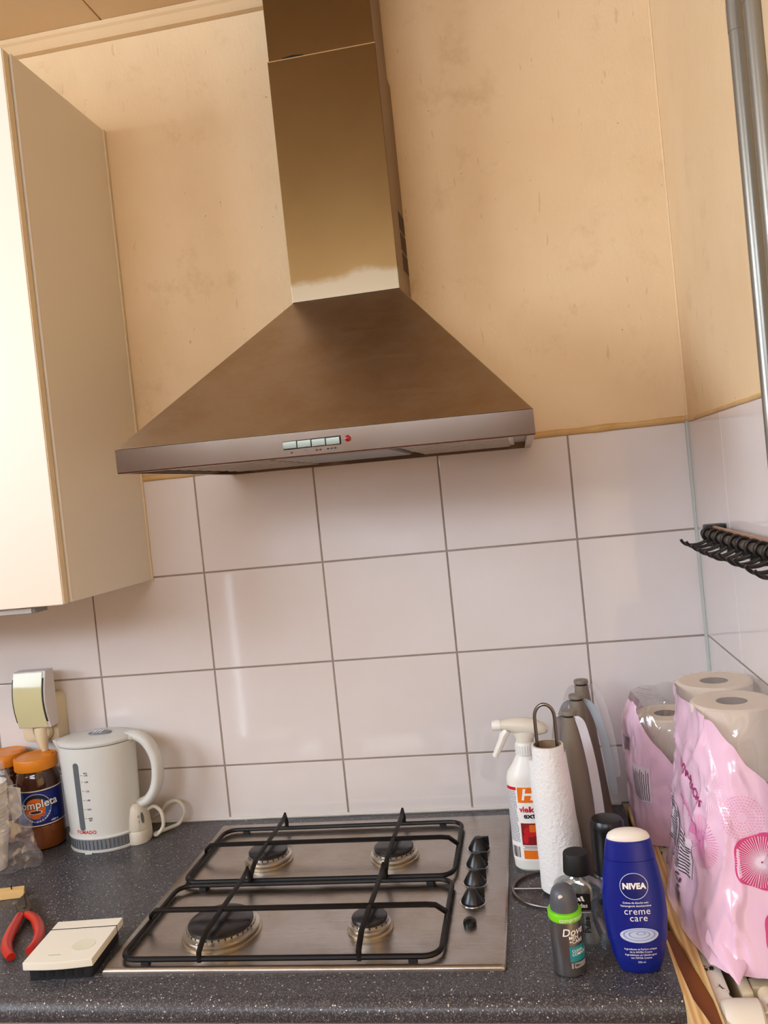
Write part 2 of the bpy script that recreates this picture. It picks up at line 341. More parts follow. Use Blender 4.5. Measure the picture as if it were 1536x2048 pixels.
for i in range(len(colx) - 1):
    for j in range(4):
        x0, x1, z0, z1 = colx[i + 1] + G, colx[i] - (G if i else .004), rowz[j] + (G if j else 0), rowz[j + 1] - G
        tile(wb_, x0, z0, x1 - x0, z1 - z0)
coly = [-.004, -.252, -.502, -.752]; rowzr = [-.0876, .1124, .3124, .5124, TOP]
mk('grout', box(.0014, .004, -.76, 0, -.3, TOP - .001), 'pale_grout', wr_, smooth=0)
mk('grout_line', box(.0008, .003, -.76, -.003, .3124 - G, .3124 + G), 'grout', wr_, smooth=0)
for i in range(3):
    for j in range(4):
        y0 = coly[i] - (.0006 if i else 0); w = coly[i] - coly[i + 1] - .0012
        tile(wr_, y0, rowzr[j] + G, w, .2 - 2 * G, True)
mk('corner_sealant', tube([(-.0015, -.0015, 0.002), (-.0015, -.0015, TOP)], .0042, 8), 'corner_sealant', wb_)
# lumpy yellowed bead along the top of the tiles
pts = [(-1.079 + 1.075 * k / 60, .001, TOP + .0045 + .0012 * noise.noise((k * .35, 0, 3))) for k in range(61)]
struct(mk('trim_1', tube(pts, [.0065 + .0022 * noise.noise((k * .3, 5, 1)) for k in range(61)], 10), 'old_sealant'), 'yellowed paint bead along the top of the back wall tiles')
pts = [(.001, -.012 - .74 * k / 40, TOP + .002 + .001 * noise.noise((k * .35, 9, 3))) for k in range(41)]
struct(mk('trim_2', tube(pts, .0035, 8), 'old_sealant'), 'paint bead along the top of the side wall tiles')
struct(mk('trim_3', tube([(-2.0 + 1.815 * k / 60, -.0015, .0025) for k in range(61)], [.0035 + .0012 * noise.noise((k * .5, 2, 1)) for k in range(61)], 8), 'white_sealant'), 'white sealant joint behind the worktop')
# cornice under the ceiling
prof = [(-.0, 1.608), (-.011, 1.609), (-.0135, 1.613), (-.0135, 1.628), (-.018, 1.632), (-.020, 1.6395), (.0015, 1.6395), (.0015, 1.608)]
for nm, xa, xb in (('trim_4', -2.395, -.6845), ('trim_5', -.4855, -.002)):
    struct(mk(nm, loft([[(xa, y, z) for y, z in prof], [(xb, y, z) for y, z in prof]]), 'ceiling_paint', smooth=0), 'painted wooden batten under the ceiling')
# corner seam of the plaster
struct(mk('trim_6', tube([(.001, .001, TOP + .012 + .9 * k / 30) for k in range(31)], [.0028 + .0014 * noise.noise((k * .4, 0, 7)) for k in range(31)], 6), 'plaster'), 'cracked filler in the corner of the plaster walls')

# ------------------------------------------------------------------ worktop and what carries it
XE = -.183
prof = [(-.0005, 0), (-.598, 0)] + [(-.598 - .02 * math.sin(a), -.02 + .02 * math.cos(a)) for a in [k * PI / 2 / 8 for k in range(1, 9)]] + [(-.617, -.026), (-.612, -.028), (-.0005, -.028)]
wt = tag(mk('worktop', loft([[(-2.39, y, z) for y, z in prof], [(XE, y, z) for y, z in prof]]), 'speckled_laminate', smooth=40), 'dark grey speckled laminate worktop with a rounded front edge', 'worktop')
bc = thing('base_cabinet', 'cream base cabinet under the front edge of the speckled worktop', 'cabinet', (0, 0, 0))
mk('body', box(-2.385, -.2, -.59, -.01, FLOOR + .001, -.0285), 'cabinet_side', bc, smooth=0)
for i in range(4): mk('door', box(-2.38 + .545 * i, -2.38 + .545 * i + .54, -.6155, -.594, FLOOR + .1, -.0295), 'cabinet_white', bc, bevel=.002)

# ------------------------------------------------------------------ wall cabinet
wc = thing('wall_cabinet', 'tall cream white wall cabinet at the left beside the hood', 'cabinet', (0, 0, 0))
mk('body', box(-1.68, -1.0814, -.3185, -.0005, .508, 1.4315), 'cabinet_side', wc, smooth=0, bevel=.0008, seg=1)
d = mk('door', box(-1.68, -1.0862, -.339, -.3215, .5065, 1.433), 'cabinet_white', wc, bevel=.0025)
mk('door_edge', box(-1.0863, -1.0850, -.337, -.3225, .509, 1.4305), 'cabinet_edge', d, smooth=0)
mk('front_edging', box(-1.0816, -1.0808, -.3192, -.3150, .508, 1.4315), 'cabinet_white', wc, smooth=0)
mk('wall_strip', box(-1.0816, -1.0785, -.006, -.0004, .506, 1.4315), 'cabinet_edge', wc, smooth=0)
ul = thing('under_cabinet_lamp', 'slim grey metal lamp fixture under the wall cabinet', 'lamp', (-1.30, -.30, .5055))
mk('housing', prism(rrect(-.15, .15, -.022, .022, .006), -.011, -.0005), 'lamp_grey', ul, bevel=.001)
mk('end_plate', prism([(.07, -.0235), (.145, -.0235), (.145, -.0222), (.07, -.0222)], -.010, -.001), 'filter_grey', ul)
mk('screw', lathe([(.004, -.0135), (.004, -.011), (.003, -.0108)], 12, .05, -.012), 'chrome', ul)

# ------------------------------------------------------------------ hood
hd = thing('range_hood', 'brushed steel pyramid cooker hood with a tall flue above the hob', 'cooker hood', (-.589, 0, .70))
hx0, hx1, cx0, cx1 = -.300, .300, -.0932, .1007
yb, yf, ycf = -.001, -.49, -.1717
def zt(x, z): return z - .0082 * x / .3 * .5 if abs(x) > .2 else z
def tl(x, y, z): return (x, y, z - .0095 * (x / .6))
can = ([tl(hx0, yf, .035), tl(hx1, yf, .035), tl(hx1, yb, .035), tl(hx0, yb, .035), (cx0, ycf, .289), (cx1, ycf, .289), (cx1, yb, .289), (cx0, yb, .289)],
       [(0, 1, 5, 4), (1, 2, 6, 5), (3, 0, 4, 7), (4, 5, 6, 7), (2, 3, 7, 6), (0, 3, 2, 1)])
mk('canopy', can, 'brushed_steel', hd, smooth=0, bevel=.0012)
lipv, lipf = [], []
o_ = [(hx0, yf), (hx1, yf), (hx1, yb), (hx0, yb)]; i_ = [(hx0 + .012, yf + .012), (hx1 - .012, yf + .012), (hx1 - .012, yb - .012), (hx0 + .012, yb - .012)]
rings = [[tl(x, y, .0345) for x, y in o_], [tl(x, y, .0018) for x, y in o_], [tl(x * .998, y * .998, 0) for x, y in o_], [tl(x, y, 0) for x, y in i_], [tl(x, y, .012) for x, y in i_]]
mk('front_rim', loft(rings, False, False), 'rim_steel', hd, smooth=0)
und = mk('underside', loft([[tl(x, y, .012) for x, y in i_], [tl(x, y, .016) for x, y in i_]]), 'filter_grey', hd, smooth=0)
for k, (a, b) in enumerate(((-.27, -.095), (.095, .27))):
    fl = mk('grease_filter', join(*[([tl(*p) for p in bx[0]], bx[1]) for bx in [box(a, b, -.46, -.05, .006, .0115)]]), 'aluminium', und, smooth=0, bevel=.002)
    for q in range(9):
        yy = -.44 + q * .045
        mk('filter_ridge', ([tl(*p) for p in box(a + .008, b - .008, yy, yy + .02, .0035, .006)[0]], box(0, 1, 0, 1, 0, 1)[1]), 'filter_grey', fl, smooth=0)
mk('lamp_cover', ([tl(*p) for p in box(-.085, .085, -.40, -.12, .003, .0115)[0]], box(0, 1, 0, 1, 0, 1)[1]), 'lamp_grey', und, bevel=.003)
fl = mk('flue', box(cx0, cx1, ycf, yb, .2892, .715), None or 'greasy_steel', hd, smooth=0, bevel=.0012)
# object-space origin of the flue = foot of the flue, so that the grease film starts just above it
for vtx in fl.data.vertices: vtx.co.z -= .2892
fl.location.z = .2892
fu = mk('upper_flue', box(cx0 + .002, cx1 - .002, ycf + .0022, -.022, .715, CEIL - .70 - .0005), 'greasy_steel', hd, smooth=0, bevel=.001)
mk('dent', tube([(cx0 + .026, ycf + .0018, .7170), (cx0 + .045, ycf + .0012, .7174), (cx0 + .066, ycf + .0018, .7172)], [.0006, .0022, .0006], 8), 'dark_gap', hd)
sl_ = mk('seam_lip', ([(cx0, ycf - .0006, .713), (cx1, ycf - .0006, .713), (cx1, ycf - .0006, .7148), (cx0, ycf - .0006, .7148), (cx0, ycf + .002, .713), (cx1, ycf + .002, .713), (cx1, ycf + .002, .7148), (cx0, ycf + .002, .7148)], [(0, 1, 2, 3), (4, 7, 6, 5), (0, 4, 5, 1), (1, 5, 6, 2), (2, 6, 7, 3), (3, 7, 4, 0)]), 'seam_tan', hd, smooth=0)
for k in range(3):
    z0 = .345 + k * .038
    mk('vent_slot', ([(cx1 + .0006, y, z) for y, z in ((-.080, z0 - .002), (-.006, z0 + .004), (-.006, z0 + .037), (-.080, z0 + .031))] + [(cx1 - .001, y, z) for y, z in ((-.080, z0 - .002), (-.006, z0 + .004), (-.006, z0 + .037), (-.080, z0 + .031))],
        [(0, 1, 2, 3), (7, 6, 5, 4), (0, 4, 5, 1), (1, 5, 6, 2), (2, 6, 7, 3), (3, 7, 4, 0)]), 'grille_brown', hd, smooth=0)
cp = mk('control_panel', ([(x, y, z) for x, y, z in box(-.0485, .0348, yf - .0006, yf + .003, .0122, .0240)[0]], box(0, 1, 0, 1, 0, 1)[1]), 'matte_black', hd, smooth=0)
for k in range(4):
    x0 = -.0478 + .0206 * k
    mk('push_button', box(x0, x0 + .0196, yf - .0036, yf - .0004, .0130 - k * .0003, .0232 - k * .0003), 'button_chrome', cp, bevel=.0008)
mk('indicator_lamp', ([(x, yf - .0008 - z, y) for x, y, z in lathe([(.0044, -.0008), (.0044, .0008), (.003, .0018), (0, .0022)], 16, .0448, .0187)[0]], lathe([(.0044, -.0008), (.0044, .0008), (.003, .0018), (0, .0022)], 16)[1]), 'red_lamp', cp)
dots = [(-.037, 1), (.0018, 2), (.0205, 3)]
fr = lambda u, z: (u, yf - .0006, z)
for u, k in dots:
    mk('speed_mark', join(*[([fr(a, b) for a, b in rrect(u + q * .0052 - .0018 - (k - 1) * .0026, u + q * .0052 + .0018 - (k - 1) * .0026, .0066, .0084, .0008, 2)], [tuple(range(12))]) for q in range(k)]), 'print_black', cp, smooth=0)
sheet('lamp_mark', join(*[disc_patch(fr, -.018 + dx, .0085 + dz, .0010, .0010, 10, 1) for dx, dz in ((0, 0), (.002, .001), (.003, -.001))]), 'hg_text', cp)

# ------------------------------------------------------------------ gas hob
hob = thing('gas_hob', 'stainless steel four burner gas hob set in the worktop', 'gas hob', (-.6815, -.2968, .0002))
bx0, bx1, by0, by1 = -.287, .287, -.2535, .253
rr = lambda i, r: rrect(bx0 + i, bx1 - i, by0 + i, by1 - i, r)
wx0, wx1, wy0, wy1 = -.268, .204, -.246, .214
rw = lambda i, r: rrect(wx0 + i, wx1 - i, wy0 + i, wy1 - i, r)
rings = [ringz(rr(0, .006), 0), ringz(rr(0, .006), .003), ringz(rr(.0015, .006), .0056), ringz(rr(.005, .006), .0066), ringz(rw(0, .03), .0066), ringz(rw(.004, .027), .0055), ringz(rw(.012, .02), .0032)]
mk('plate', loft(rings), 'hob_steel', hob, smooth=50)
def burner(x, y, rc, rb):
    b = mk('burner', lathe([(rb, .0033), (rb, .0052), (rb * .96, .0066), (rb * .86, .0078), (rb * .80, .006), (rb * .78, .0042)], 48, x, y), 'burnt_brass', hob)
    mk('burner_ring', lathe([(rc * 1.10, .004), (rc * 1.12, .0085), (rc * 1.18, .0095), (rc * 1.18, .0125), (rc * 1.10, .0135), (rc * 1.05, .0145), (rc * 1.05, .018), (rc, .0185)], 48, x, y), 'aluminium', b)
    mk('burner_cap', lathe([(rc * .9, .0182), (rc, .0188), (rc * 1.0, .0222), (rc * .95, .0238), (rc * .6, .0243), (0, .0245)], 48, x, y), 'burner_cap', b)
    nt = int(rc * 700)
    mk('flame_ports', join(*[box(-.001, .001, -.001, .001, .0150, .0176) if False else ([(x + math.cos(a) * rc * r_ + math.sin(a) * s_ * .0012, y + math.sin(a) * rc * r_ - math.cos(a) * s_ * .0012, z_) for r_ in (1.0, 1.056) for s_ in (-1, 1) for z_ in (.0152, .0178)], box(0, 1, 0, 1, 0, 1)[1]) for a in [2 * PI * q / nt for q in range(nt)]]), 'matte_black', b, smooth=0)
    a = -PI / 2 - .35
    mk('spark_pin', lathe([(.0018, .0035), (.0018, .012), (.001, .014)], 8, x + math.cos(a) * rb * .92, y + math.sin(a) * rb * .92), 'ink_white', b)
OX, OY = .6815, .2968
for x, y, rc, rb in ((-.8235, -.447, .049, .060), (-.8235, -.204, .035, .043), (-.5945, -.206, .035, .043), (-.595, -.444, .0265, .034)): burner(x + OX, y + OY, rc, rb)
def barpath(pts, w=.0055, h=.0075):
    return tube(pts, 1, 4, None) if False else tube(pts, w * .62, 8, (1, 1.25))
def grate(y0, y1, front):
    g = thing_part('pan_support', hob)
    f = rrect(-.9455 + OX, -.4825 + OX, y0 + OY, y1 + OY, .024, 6)
    mk('support_frame', tube([(x, y, .0125) for x, y in f] + [(f[0][0], f[0][1], .0125)], .0040, 8), 'enamel_black', g)
    zt_ = .0345; yc = (-.2045 if not front else -.4385) + OY
    for xb in (-.8235, -.5935):
        x = xb + OX
        a, b = y1 + OY, y0 + OY
        mk('support_bar', tube([(x, a + .001, .010), (x, a + .003, .024), (x, a - .001, zt_ + .008), (x, a - .006, zt_ + .003), (x, a - .025, zt_), (x, b + .028, zt_), (x, b + .008, zt_ - .008), (x, b - .001, .022), (x, b - .003, .009)], [.0032, .0036, .0018, .0034, .0038, .0038, .0038, .0036, .0030], 8, (.8, 1.15)), 'enamel_black', g)
    mk('support_bar', tube([(-.9455 + OX, yc + .012, .0125), (-.9445 + OX, yc + .010, .022), (-.933 + OX, yc + .003, zt_ - .002), (-.92 + OX, yc, zt_), (-.51 + OX, yc, zt_), (-.497 + OX, yc + .004, zt_ - .003), (-.4845 + OX, yc + .014, .0165), (-.483 + OX, yc + .016, .0125)], .0040, 8, (1.15, .85)), 'enamel_black', g)
    for xb in (-.905, -.52):
        for yy in (y0, y1): mk('rubber_foot', box(xb + OX - .006, xb + OX + .006, yy + OY - .0045, yy + OY + .0045, .0034, .0105), 'matte_black', g, bevel=.001)
def thing_part(name, parent):
    o = bpy.data.objects.new(name, None); COL.objects.link(o); o.parent = parent; o.empty_display_size = .02; return o
grate(-.302, -.086, False); grate(-.535, -.314, True)
for k in range(4):
    x, y = -.4472 + OX, -.378 + .0615 * k + OY
    kb = mk('control_knob', lathe([(.0182, .0068), (.0186, .0085), (.0178, .0105), (.0120, .0200), (.0085, .0255), (.0065, .0275), (0, .0282)], 32, x, y), 'black_plastic', hob)
    mk('knob_grip', ([(x + px, y + py, pz) for px, py, pz in [(-.004, -.0045, .011), (.0185, .002, .011), (.0165, .009, .011), (-.004, .0065, .011), (-.004, -.003, .0275), (.0185, .0035, .0265), (.0170, .008, .0265), (-.004, .004, .0275)]], [(0, 3, 2, 1), (4, 5, 6, 7), (0, 1, 5, 4), (1, 2, 6, 5), (2, 3, 7, 6), (3, 0, 4, 7)]), 'black_plastic', kb, bevel=.0015)
    mk('knob_collar', lathe([(.0198, .0066), (.0198, .0074), (.0185, .0078)], 32, x, y), 'chrome', kb)
mk('ignition_button', lathe([(.0095, .0066), (.0098, .010), (.009, .0135), (.006, .016), (0, .017)], 24, -.4482 + OX, -.445 + OY), 'black_plastic', hob)
fh = lambda u, v: (u, v, .0068)
rn = random.Random(3)
sheet('worn_lettering', join(*[plane_patch(fh, -.447 + OX - .017 + .0032 * k, -.447 + OX - .017 + .0032 * k + rn.uniform(.0012, .0026), -.499 + OY, -.499 + OY + rn.uniform(.002, .004), 1, 1) for k in range(11)] + [plane_patch(fh, -.447 + OX - .017 + .0032 * k, -.447 + OX - .017 + .0032 * k + rn.uniform(.001, .0022), -.506 + OY, -.506 + OY + rn.uniform(.001, .0022), 1, 1) for k in range(11)]), 'filter_grey', hob)

# ------------------------------------------------------------------ kettle
kt = thing('electric_kettle', 'white plastic electric kettle with a grey water gauge, left of the hob', 'kettle', (-1.193, -.088, .0005), math.radians(3))
def ovals(a, b, z, n=48, cx=0, p=2.0):
    out = []
    for k in range(n):
        t = 2 * PI * k / n; c, s = math.cos(t), math.sin(t)
        out.append((cx + a * math.copysign(abs(c) ** (2 / p), c), b * math.copysign(abs(s) ** (2 / p), s), z))
    return out
def kbody(z):  # half length, half depth, centre x
    return interp([(0, .0690), (.03, .0705), (.10, .0735), (.205, .0765)])(z), interp([(0, .054), (.2, .0575)])(z), -.003
rings = []
for z in (.031, .034, .06, .09, .12, .15, .18, .2, .2045):
    a, b, c = kbody(z); rings.append(ovals(a, b, z, cx=c))
body = mk('body', loft(rings), 'kettle_white', kt)
mk('base_rim', loft([ovals(.071, .056, .0, cx=-.003), ovals(.072, .057, .002, cx=-.003), ovals(.072, .057, .0045, cx=-.003), ovals(.069, .054, .005, cx=-.003)]), 'kettle_white', kt)
gb = mk('base_band', loft([ovals(.069, .054, .005, cx=-.003), ovals(.0695, .0545, .025, cx=-.003)]), 'kettle_grey', kt)
fb = lambda th, z, off: (-.003 + (.0695 + off) * math.cos(th), (.0545 + off) * math.sin(th), z)
for k in range(22):
    th = PI + .15 + k * .115
    mk('base_rib', ([fb(th + d_ * .009, z, o2) for o2 in (-.001, .0012) for d_ in (-1, 1) for z in (.0065, .0235)], box(0, 1, 0, 1, 0, 1)[1]), 'gauge_grey', gb, smooth=0)
mk('base_ring', loft([ovals(.0705, .0555, .025, cx=-.003), ovals(.0725, .0575, .027, cx=-.003), ovals(.0725, .0575, .0295, cx=-.003), ovals(.0705, .0560, .031, cx=-.003)]), 'kettle_white', kt)
mk('foot_tab', box(-.022, -.008, -.060, -.054, -.0002, .003), 'kettle_white', kt, bevel=.0008)
a, b, c = kbody(.205)
lid = mk('lid', loft([ovals(a + .0005, b + .0005, .206, cx=c), ovals(a + .0015, b + .0015, .2075, cx=c), ovals(a + .0015, b + .0015, .2115, cx=c), ovals(a - .002, b - .002, .2145, cx=c), ovals(a * .75, b * .75, .2175, cx=c), ovals(a * .3, b * .3, .2190, cx=c), ovals(.001, .001, .2193, cx=c)]), 'kettle_white', kt)
lb = mk('lid_button', loft([ovals(.024, .016, .2172, cx=.006), ovals(.0235, .0155, .2205, cx=.006), ovals(.020, .012, .2212, cx=.006)]), 'kettle_grey', lid)
for q in range(3): mk('lid_button_rib', box(-.006 + q * .007, -.003 + q * .007, -.011, .011, .2210, .2220), 'chrome', lb, smooth=0)
sp = [(-.070, 0, .165), (-.074, 0, .185), (-.082, 0, .203), (-.088, 0, .2125)]
mk('spout', ([(x, y, z) for x, y, z in [(-.066, -.024, .155), (-.066, .024, .155), (-.075, -.016, .190), (-.075, .016, .190), (-.0935, -.006, .2125), (-.0935, .006, .2125), (-.064, -.027, .2125), (-.064, .027, .2125), (-.078, 0, .168)]], [(0, 8, 2), (8, 1, 3), (8, 3, 5, 4, 2), (0, 2, 4, 6), (1, 7, 5, 3), (4, 5, 7, 6), (0, 6, 7, 1, 8)]), 'kettle_white', kt, bevel=.0015)
hp = smoothpath([(.058, 0, .2080), (.082, 0, .2085), (.103, 0, .192), (.1165, 0, .157), (.1125, 0, .112), (.094, 0, .082), (.070, 0, .072)], 6)
mk('handle', tube(hp, [.0118 + .0022 * math.sin(PI * k / (len(hp) - 1)) for k in range(len(hp))], 16, (1.15, .82)), 'kettle_white', kt)
mk('handle_cap', loft([ovals(.020, .019, .206, 24, .066), ovals(.020, .019, .2105, 24, .066), ovals(.016, .015, .2135, 24, .066)]), 'kettle_white', kt)
sh = mk('switch_housing', loft([ovals(.026, .029, .0, 32, .061, 2.6), ovals(.027, .030, .003, 32, .061, 2.6), ovals(.0265, .0295, .0235, 32, .061, 2.6), ovals(.0255, .0285, .025, 32, .061, 2.6), ovals(.0265, .0292, .0265, 32, .061, 2.6), ovals(.0245, .0275, .05, 32, .061, 2.6), ovals(.021, .024, .072, 32, .061, 2.6), ovals(.016, .019, .078, 32, .061, 2.6)]), 'kettle_cream', kt)
def fsw(u, z, off=.0004, th0=-.62):
    a_ = interp([(.0265, .0265), (.05, .0245), (.072, .021)])(z); b_ = interp([(.0265, .0292), (.05, .0275), (.072, .024)])(z); t_ = th0 + u / .026
    return (.061 + (a_ + off) * math.copysign(abs(math.cos(t_)) ** (2 / 2.6), math.cos(t_)), (b_ + off) * math.copysign(abs(math.sin(t_)) ** (2 / 2.6), math.sin(t_)), z)
so = [(.0036 * math.cos(2 * PI * k / 24), .050 + .0105 * math.sin(2 * PI * k / 24)) for k in range(24)]
mk('switch', loft([[fsw(u, z, -.002) for u, z in so], [fsw(u, z, .0016) for u, z in so]]), 'gauge_grey', sh, smooth=50)
fk = lambda u, z, off=.0005: (lambda A, B, C_: (C_ + (A + off) * math.cos(-PI / 2 + u / A), (B + off) * math.sin(-PI / 2 + u / A), z))(*kbody(z))
g0, gw = -.0215, .0056
V = []; F = []
prof_g = [(-gw, .050), (-gw, .172)] 
outl = [(g0 + gw * math.cos(PI + PI * k / 8), .050 + gw * math.sin(PI + PI * k / 8)) for k in range(9)] + [(g0 + gw, .050 + .0135 * k) for k in range(1, 9)] + [(g0 + gw * math.cos(PI * k / 8), .172 + gw * math.sin(PI * k / 8)) for k in range(9)] + [(g0 - gw, .172 - .0135 * k) for k in range(1, 9)]
mk('water_gauge', loft([[fk(u, z, -.001) for u, z in outl], [fk(u, z, .0012) for u, z in outl]]), 'gauge_grey', kt, smooth=50)
marks = [('1,70', .153), ('1,50', .140), ('1,25', .122), ('1,00', .104), ('0,75', .086), ('0,50', .068)]
sheet('scale_marks', join(*[plane_patch(fk, g0 + .0085, g0 + .013, z, z + .0007, 2, 1) for _, z in marks], *[text(s_, .0045, fk, g0 + .0195, z, bold=.02) for s_, z in marks], text('MAX', .0035, fk, g0 + .0195, .1575, bold=.02), text('MIN', .0035, fk, g0 + .0195, .064, bold=.02)), 'print_black', kt)
sheet('maker_name', text('TOMADO', .0095, fk, g0 + .006, .0405, bold=.02, space=1.08), 'red_print', kt)
fo = lambda u, z: fsw(u, z, .0006, -.95)
sheet('switch_marks', join(text('O', .006, fo, 0, .054, bold=.02), text('I', .006, fo, 0, .044, bold=.03)), 'print_black', kt)
cord = smoothpath([(.080, .006, .055), (.096, .010, .061), (.110, .010, .048), (.112, .008, .022), (.100, .004, .0065), (.092, .014, .0045), (.112, .040, .0045), (.130, .050, .010), (.141, .052, .032), (.130, .054, .052), (.108, .056, .050), (.085, .058, .030), (.04, .066, .006), (-.02, .068, .0045)], 6)
mk('power_cord', tube(cord, .0037, 10), 'kettle_cream', kt)

# ------------------------------------------------------------------ creamer jars
def jar(label, loc, rz, printed):
    t = thing('creamer_jar', label, 'jar', loc, rz, 'creamer jars beside the kettle')
    g = mk('glass', lathe([(.0375, 0), (.041, .003), (.0425, .012), (.0425, .045), (.042, .060), (.042, .118), (.0425, .124), (.042, .138), (.039, .149), (.0365, .154), (.0365, .158)], 48), 'jar_glass', t)
    mk('powder', lathe([(.038, .001), (.0416, .004), (.0431, .012), (.0431, .044), (.0425, .048)], 48, caps=False), 'jar_powder', g)
    l = mk('lid', lathe([(.0412, .1575), (.0418, .159), (.0418, .178), (.0405, .1805), (.038, .1815), (.037, .1802), (0, .1800)], 48), 'jar_orange', t)
    mk('lid_tab', prism(rrect(.012, .034, -.006, .008, .003), .1795, .1822), 'jar_orange', l)
    f = lambda off: cyl_surf(.0424, .0424, off)
    if printed:
        lb = sheet('label', plane_patch(f(.0004), -.085, .085, .051, .121, 48, 4), 'label_blue', t)
        sheet('label_border', plane_patch(f(.0006), -.085, .085, .1195, .1215, 48, 1), 'label_cream', lb); sheet('label_border', plane_patch(f(.0006), -.085, .085, .0505, .0525, 48, 1), 'label_cream', lb)
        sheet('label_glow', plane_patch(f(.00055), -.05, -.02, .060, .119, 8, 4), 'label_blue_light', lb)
        u0 = .004
        sheet('badge_rim', disc_patch(f(.0007), u0, .087, .0285, .0285, 40, 1, .93), 'cream_print_shade', lb)
        sheet('badge_black', disc_patch(f(.0008), u0, .0895, .0245, .0235), 'label_black', lb)
        sheet('badge_blue', disc_patch(f(.0009), u0 + .002, .0845, .0225, .0215), 'label_blue_light', lb)
        sheet('badge_orange', disc_patch(f(.0010), u0 - .002, .0865, .0195, .0195), 'label_orange', lb)
        cupf = f(.0012)
        sheet('cup_print', join(plane_patch(lambda a_, z_: cupf(u0 - .001 + a_ * (.6 + .4 * (z_ - .066) / .013), z_), -.0125, .0105, .066, .079, 6, 3), disc_patch(cupf, u0 + .012, .074, .0045, .005, 16, 1, .6)), 'label_orange', lb)
        sheet('cup_rim_print', disc_patch(f(.0013), u0 - .002, .079, .0125, .004), 'ink_white', lb); sheet('coffee_print', disc_patch(f(.0014), u0 - .002, .079, .0105, .003), 'grille_brown', lb)
        sheet('brand_shadow', text('completa', .0215, f(.0015), u0 + .0010, .0935, .045, bold=.055), 'label_black', lb)
        sheet('brand_name', text('completa', .0215, f(.0018), u0 + .0010, .0935, .045, bold=.018), 'ink_white', lb)
        arc = []
        s_ = 'COFFEE CREAMER'
        for i, ch in enumerate(s_):
            a_ = -PI * .93 + PI * .80 * i / (len(s_) - 1)
            arc.append(text(ch, .0052, f(.0016), u0 + .0265 * math.cos(a_), .0865 + .0265 * math.sin(a_), a_ + PI / 2, bold=.02))
        sheet('arc_lettering', join(*arc), 'ink_white', lb)
        sheet('weight', text('440g e', .0055, f(.0016), .036, .0575, .05, bold=.02), 'ink_white', lb)
        sheet('fine_print', join(*[plane_patch(f(.0012), .0365 + .0022 * k, .0372 + .0022 * k, .064, .080 - .002 * (k % 2), 1, 4) for k in range(4)]), 'label_blue_light', lb)
    else:
        sheet('lid_marks', join(*[plane_patch(cyl_surf(.0418, .0418, .0004), -.01 + .006 * k, -.006 + .006 * k, .166, .170, 1, 1) for k in range(4)]), 'label_orange', l)
        lb = sheet('label', plane_patch(f(.0004), -.085, .085, .051, .121, 48, 4), 'label_blue', t)
        sheet('label_border', plane_patch(f(.0006), -.085, .085, .1195, .1215, 48, 1), 'label_cream', lb)
    return t
jar('brown creamer jar with orange lid and blue label, next to the kettle', (-1.333, -.088, .0005), math.radians(16), True)
jar('brown creamer jar with orange lid half cut off at the left, behind the other jar', (-1.424, -.052, .0005), math.radians(20), False)

# ------------------------------------------------------------------ cups in a clear bag, leaflet
for k in range(14):
    c_ = thing('paper_cup', ['bottom paper cup of the white stack in the clear bag', 'white paper cup nested in the middle of the stack in the clear bag', 'topmost white paper cup of the stack in the clear bag'][0 if k == 0 else 2 if k == 13 else 1], 'cup', (-1.372 + .0004 * k, -.200, .0015 + .0075 * k), 0, 'stack of paper cups')
    mk('wall', lathe([(.0245, 0), (.0246, .001), (.0335, .066), (.0325, .066), (.0237, .002)], 32, caps=False), 'cup_paper', c_)
    mk('rim', tube([(.034 * math.cos(2 * PI * q / 32), .034 * math.sin(2 * PI * q / 32), .066) for q in range(33)], .0014, 8), 'cup_paper', c_)
def crumple(f, nu, nv, amp, freq, seed):
    V = []
    for j in range(nv + 1):
        for i in range(nu):
            p = Vector(f(i / nu, j / nv)); q = p * freq + Vector((seed, seed * 2, 0))
            d_ = Vector((noise.noise(q), noise.noise(q + Vector((31, 7, 3))), noise.noise(q + Vector((5, 61, 9)))))
            d2 = Vector((noise.noise(q * 2.7), noise.noise(q * 2.7 + Vector((31, 7, 3))), noise.noise(q * 2.7 + Vector((5, 61, 9)))))
            V.append(p + d_ * amp + d2 * amp * .5)
    F = [(j * nu + i, j * nu + (i + 1) % nu, (j + 1) * nu + (i + 1) % nu, (j + 1) * nu + i) for j in range(nv) for i in range(nu)]
    return V, F
def cupbag(u, v):
    a_ = 2 * PI * u; r = .040 + .012 * math.sin(a_ * 2 + 1) * (1 - v) + .006 * math.sin(5 * a_)
    z = .004 + .20 * v; r *= (1.15 - .35 * v ** 2)
    return (-1.372 + (r + .015 * (1 - v)) * math.cos(a_) + .012 * (1 - v), -.200 + r * math.sin(a_), max(.003, z))
V, F = crumple(cupbag, 56, 36, .0065, 38, 4); V = [Vector((p.x, p.y, max(p.z, .001))) for p in V]
cb = sheet('plastic_bag', (V, F), 'film_crumple', smooth=25); tag(cb, 'clear crumpled plastic bag around the stack of paper cups', 'bag')
tag(mk('paper_leaflet', ([(-1.352, -.158, .146), (-1.330, -.152, .138), (-1.333, -.152, .086), (-1.350, -.160, .072)], [(0, 1, 2, 3)]), 'paper_white', smooth=0, solid=.0008), 'folded white paper slip in front of the creamer jar, beside the cups', 'paper')

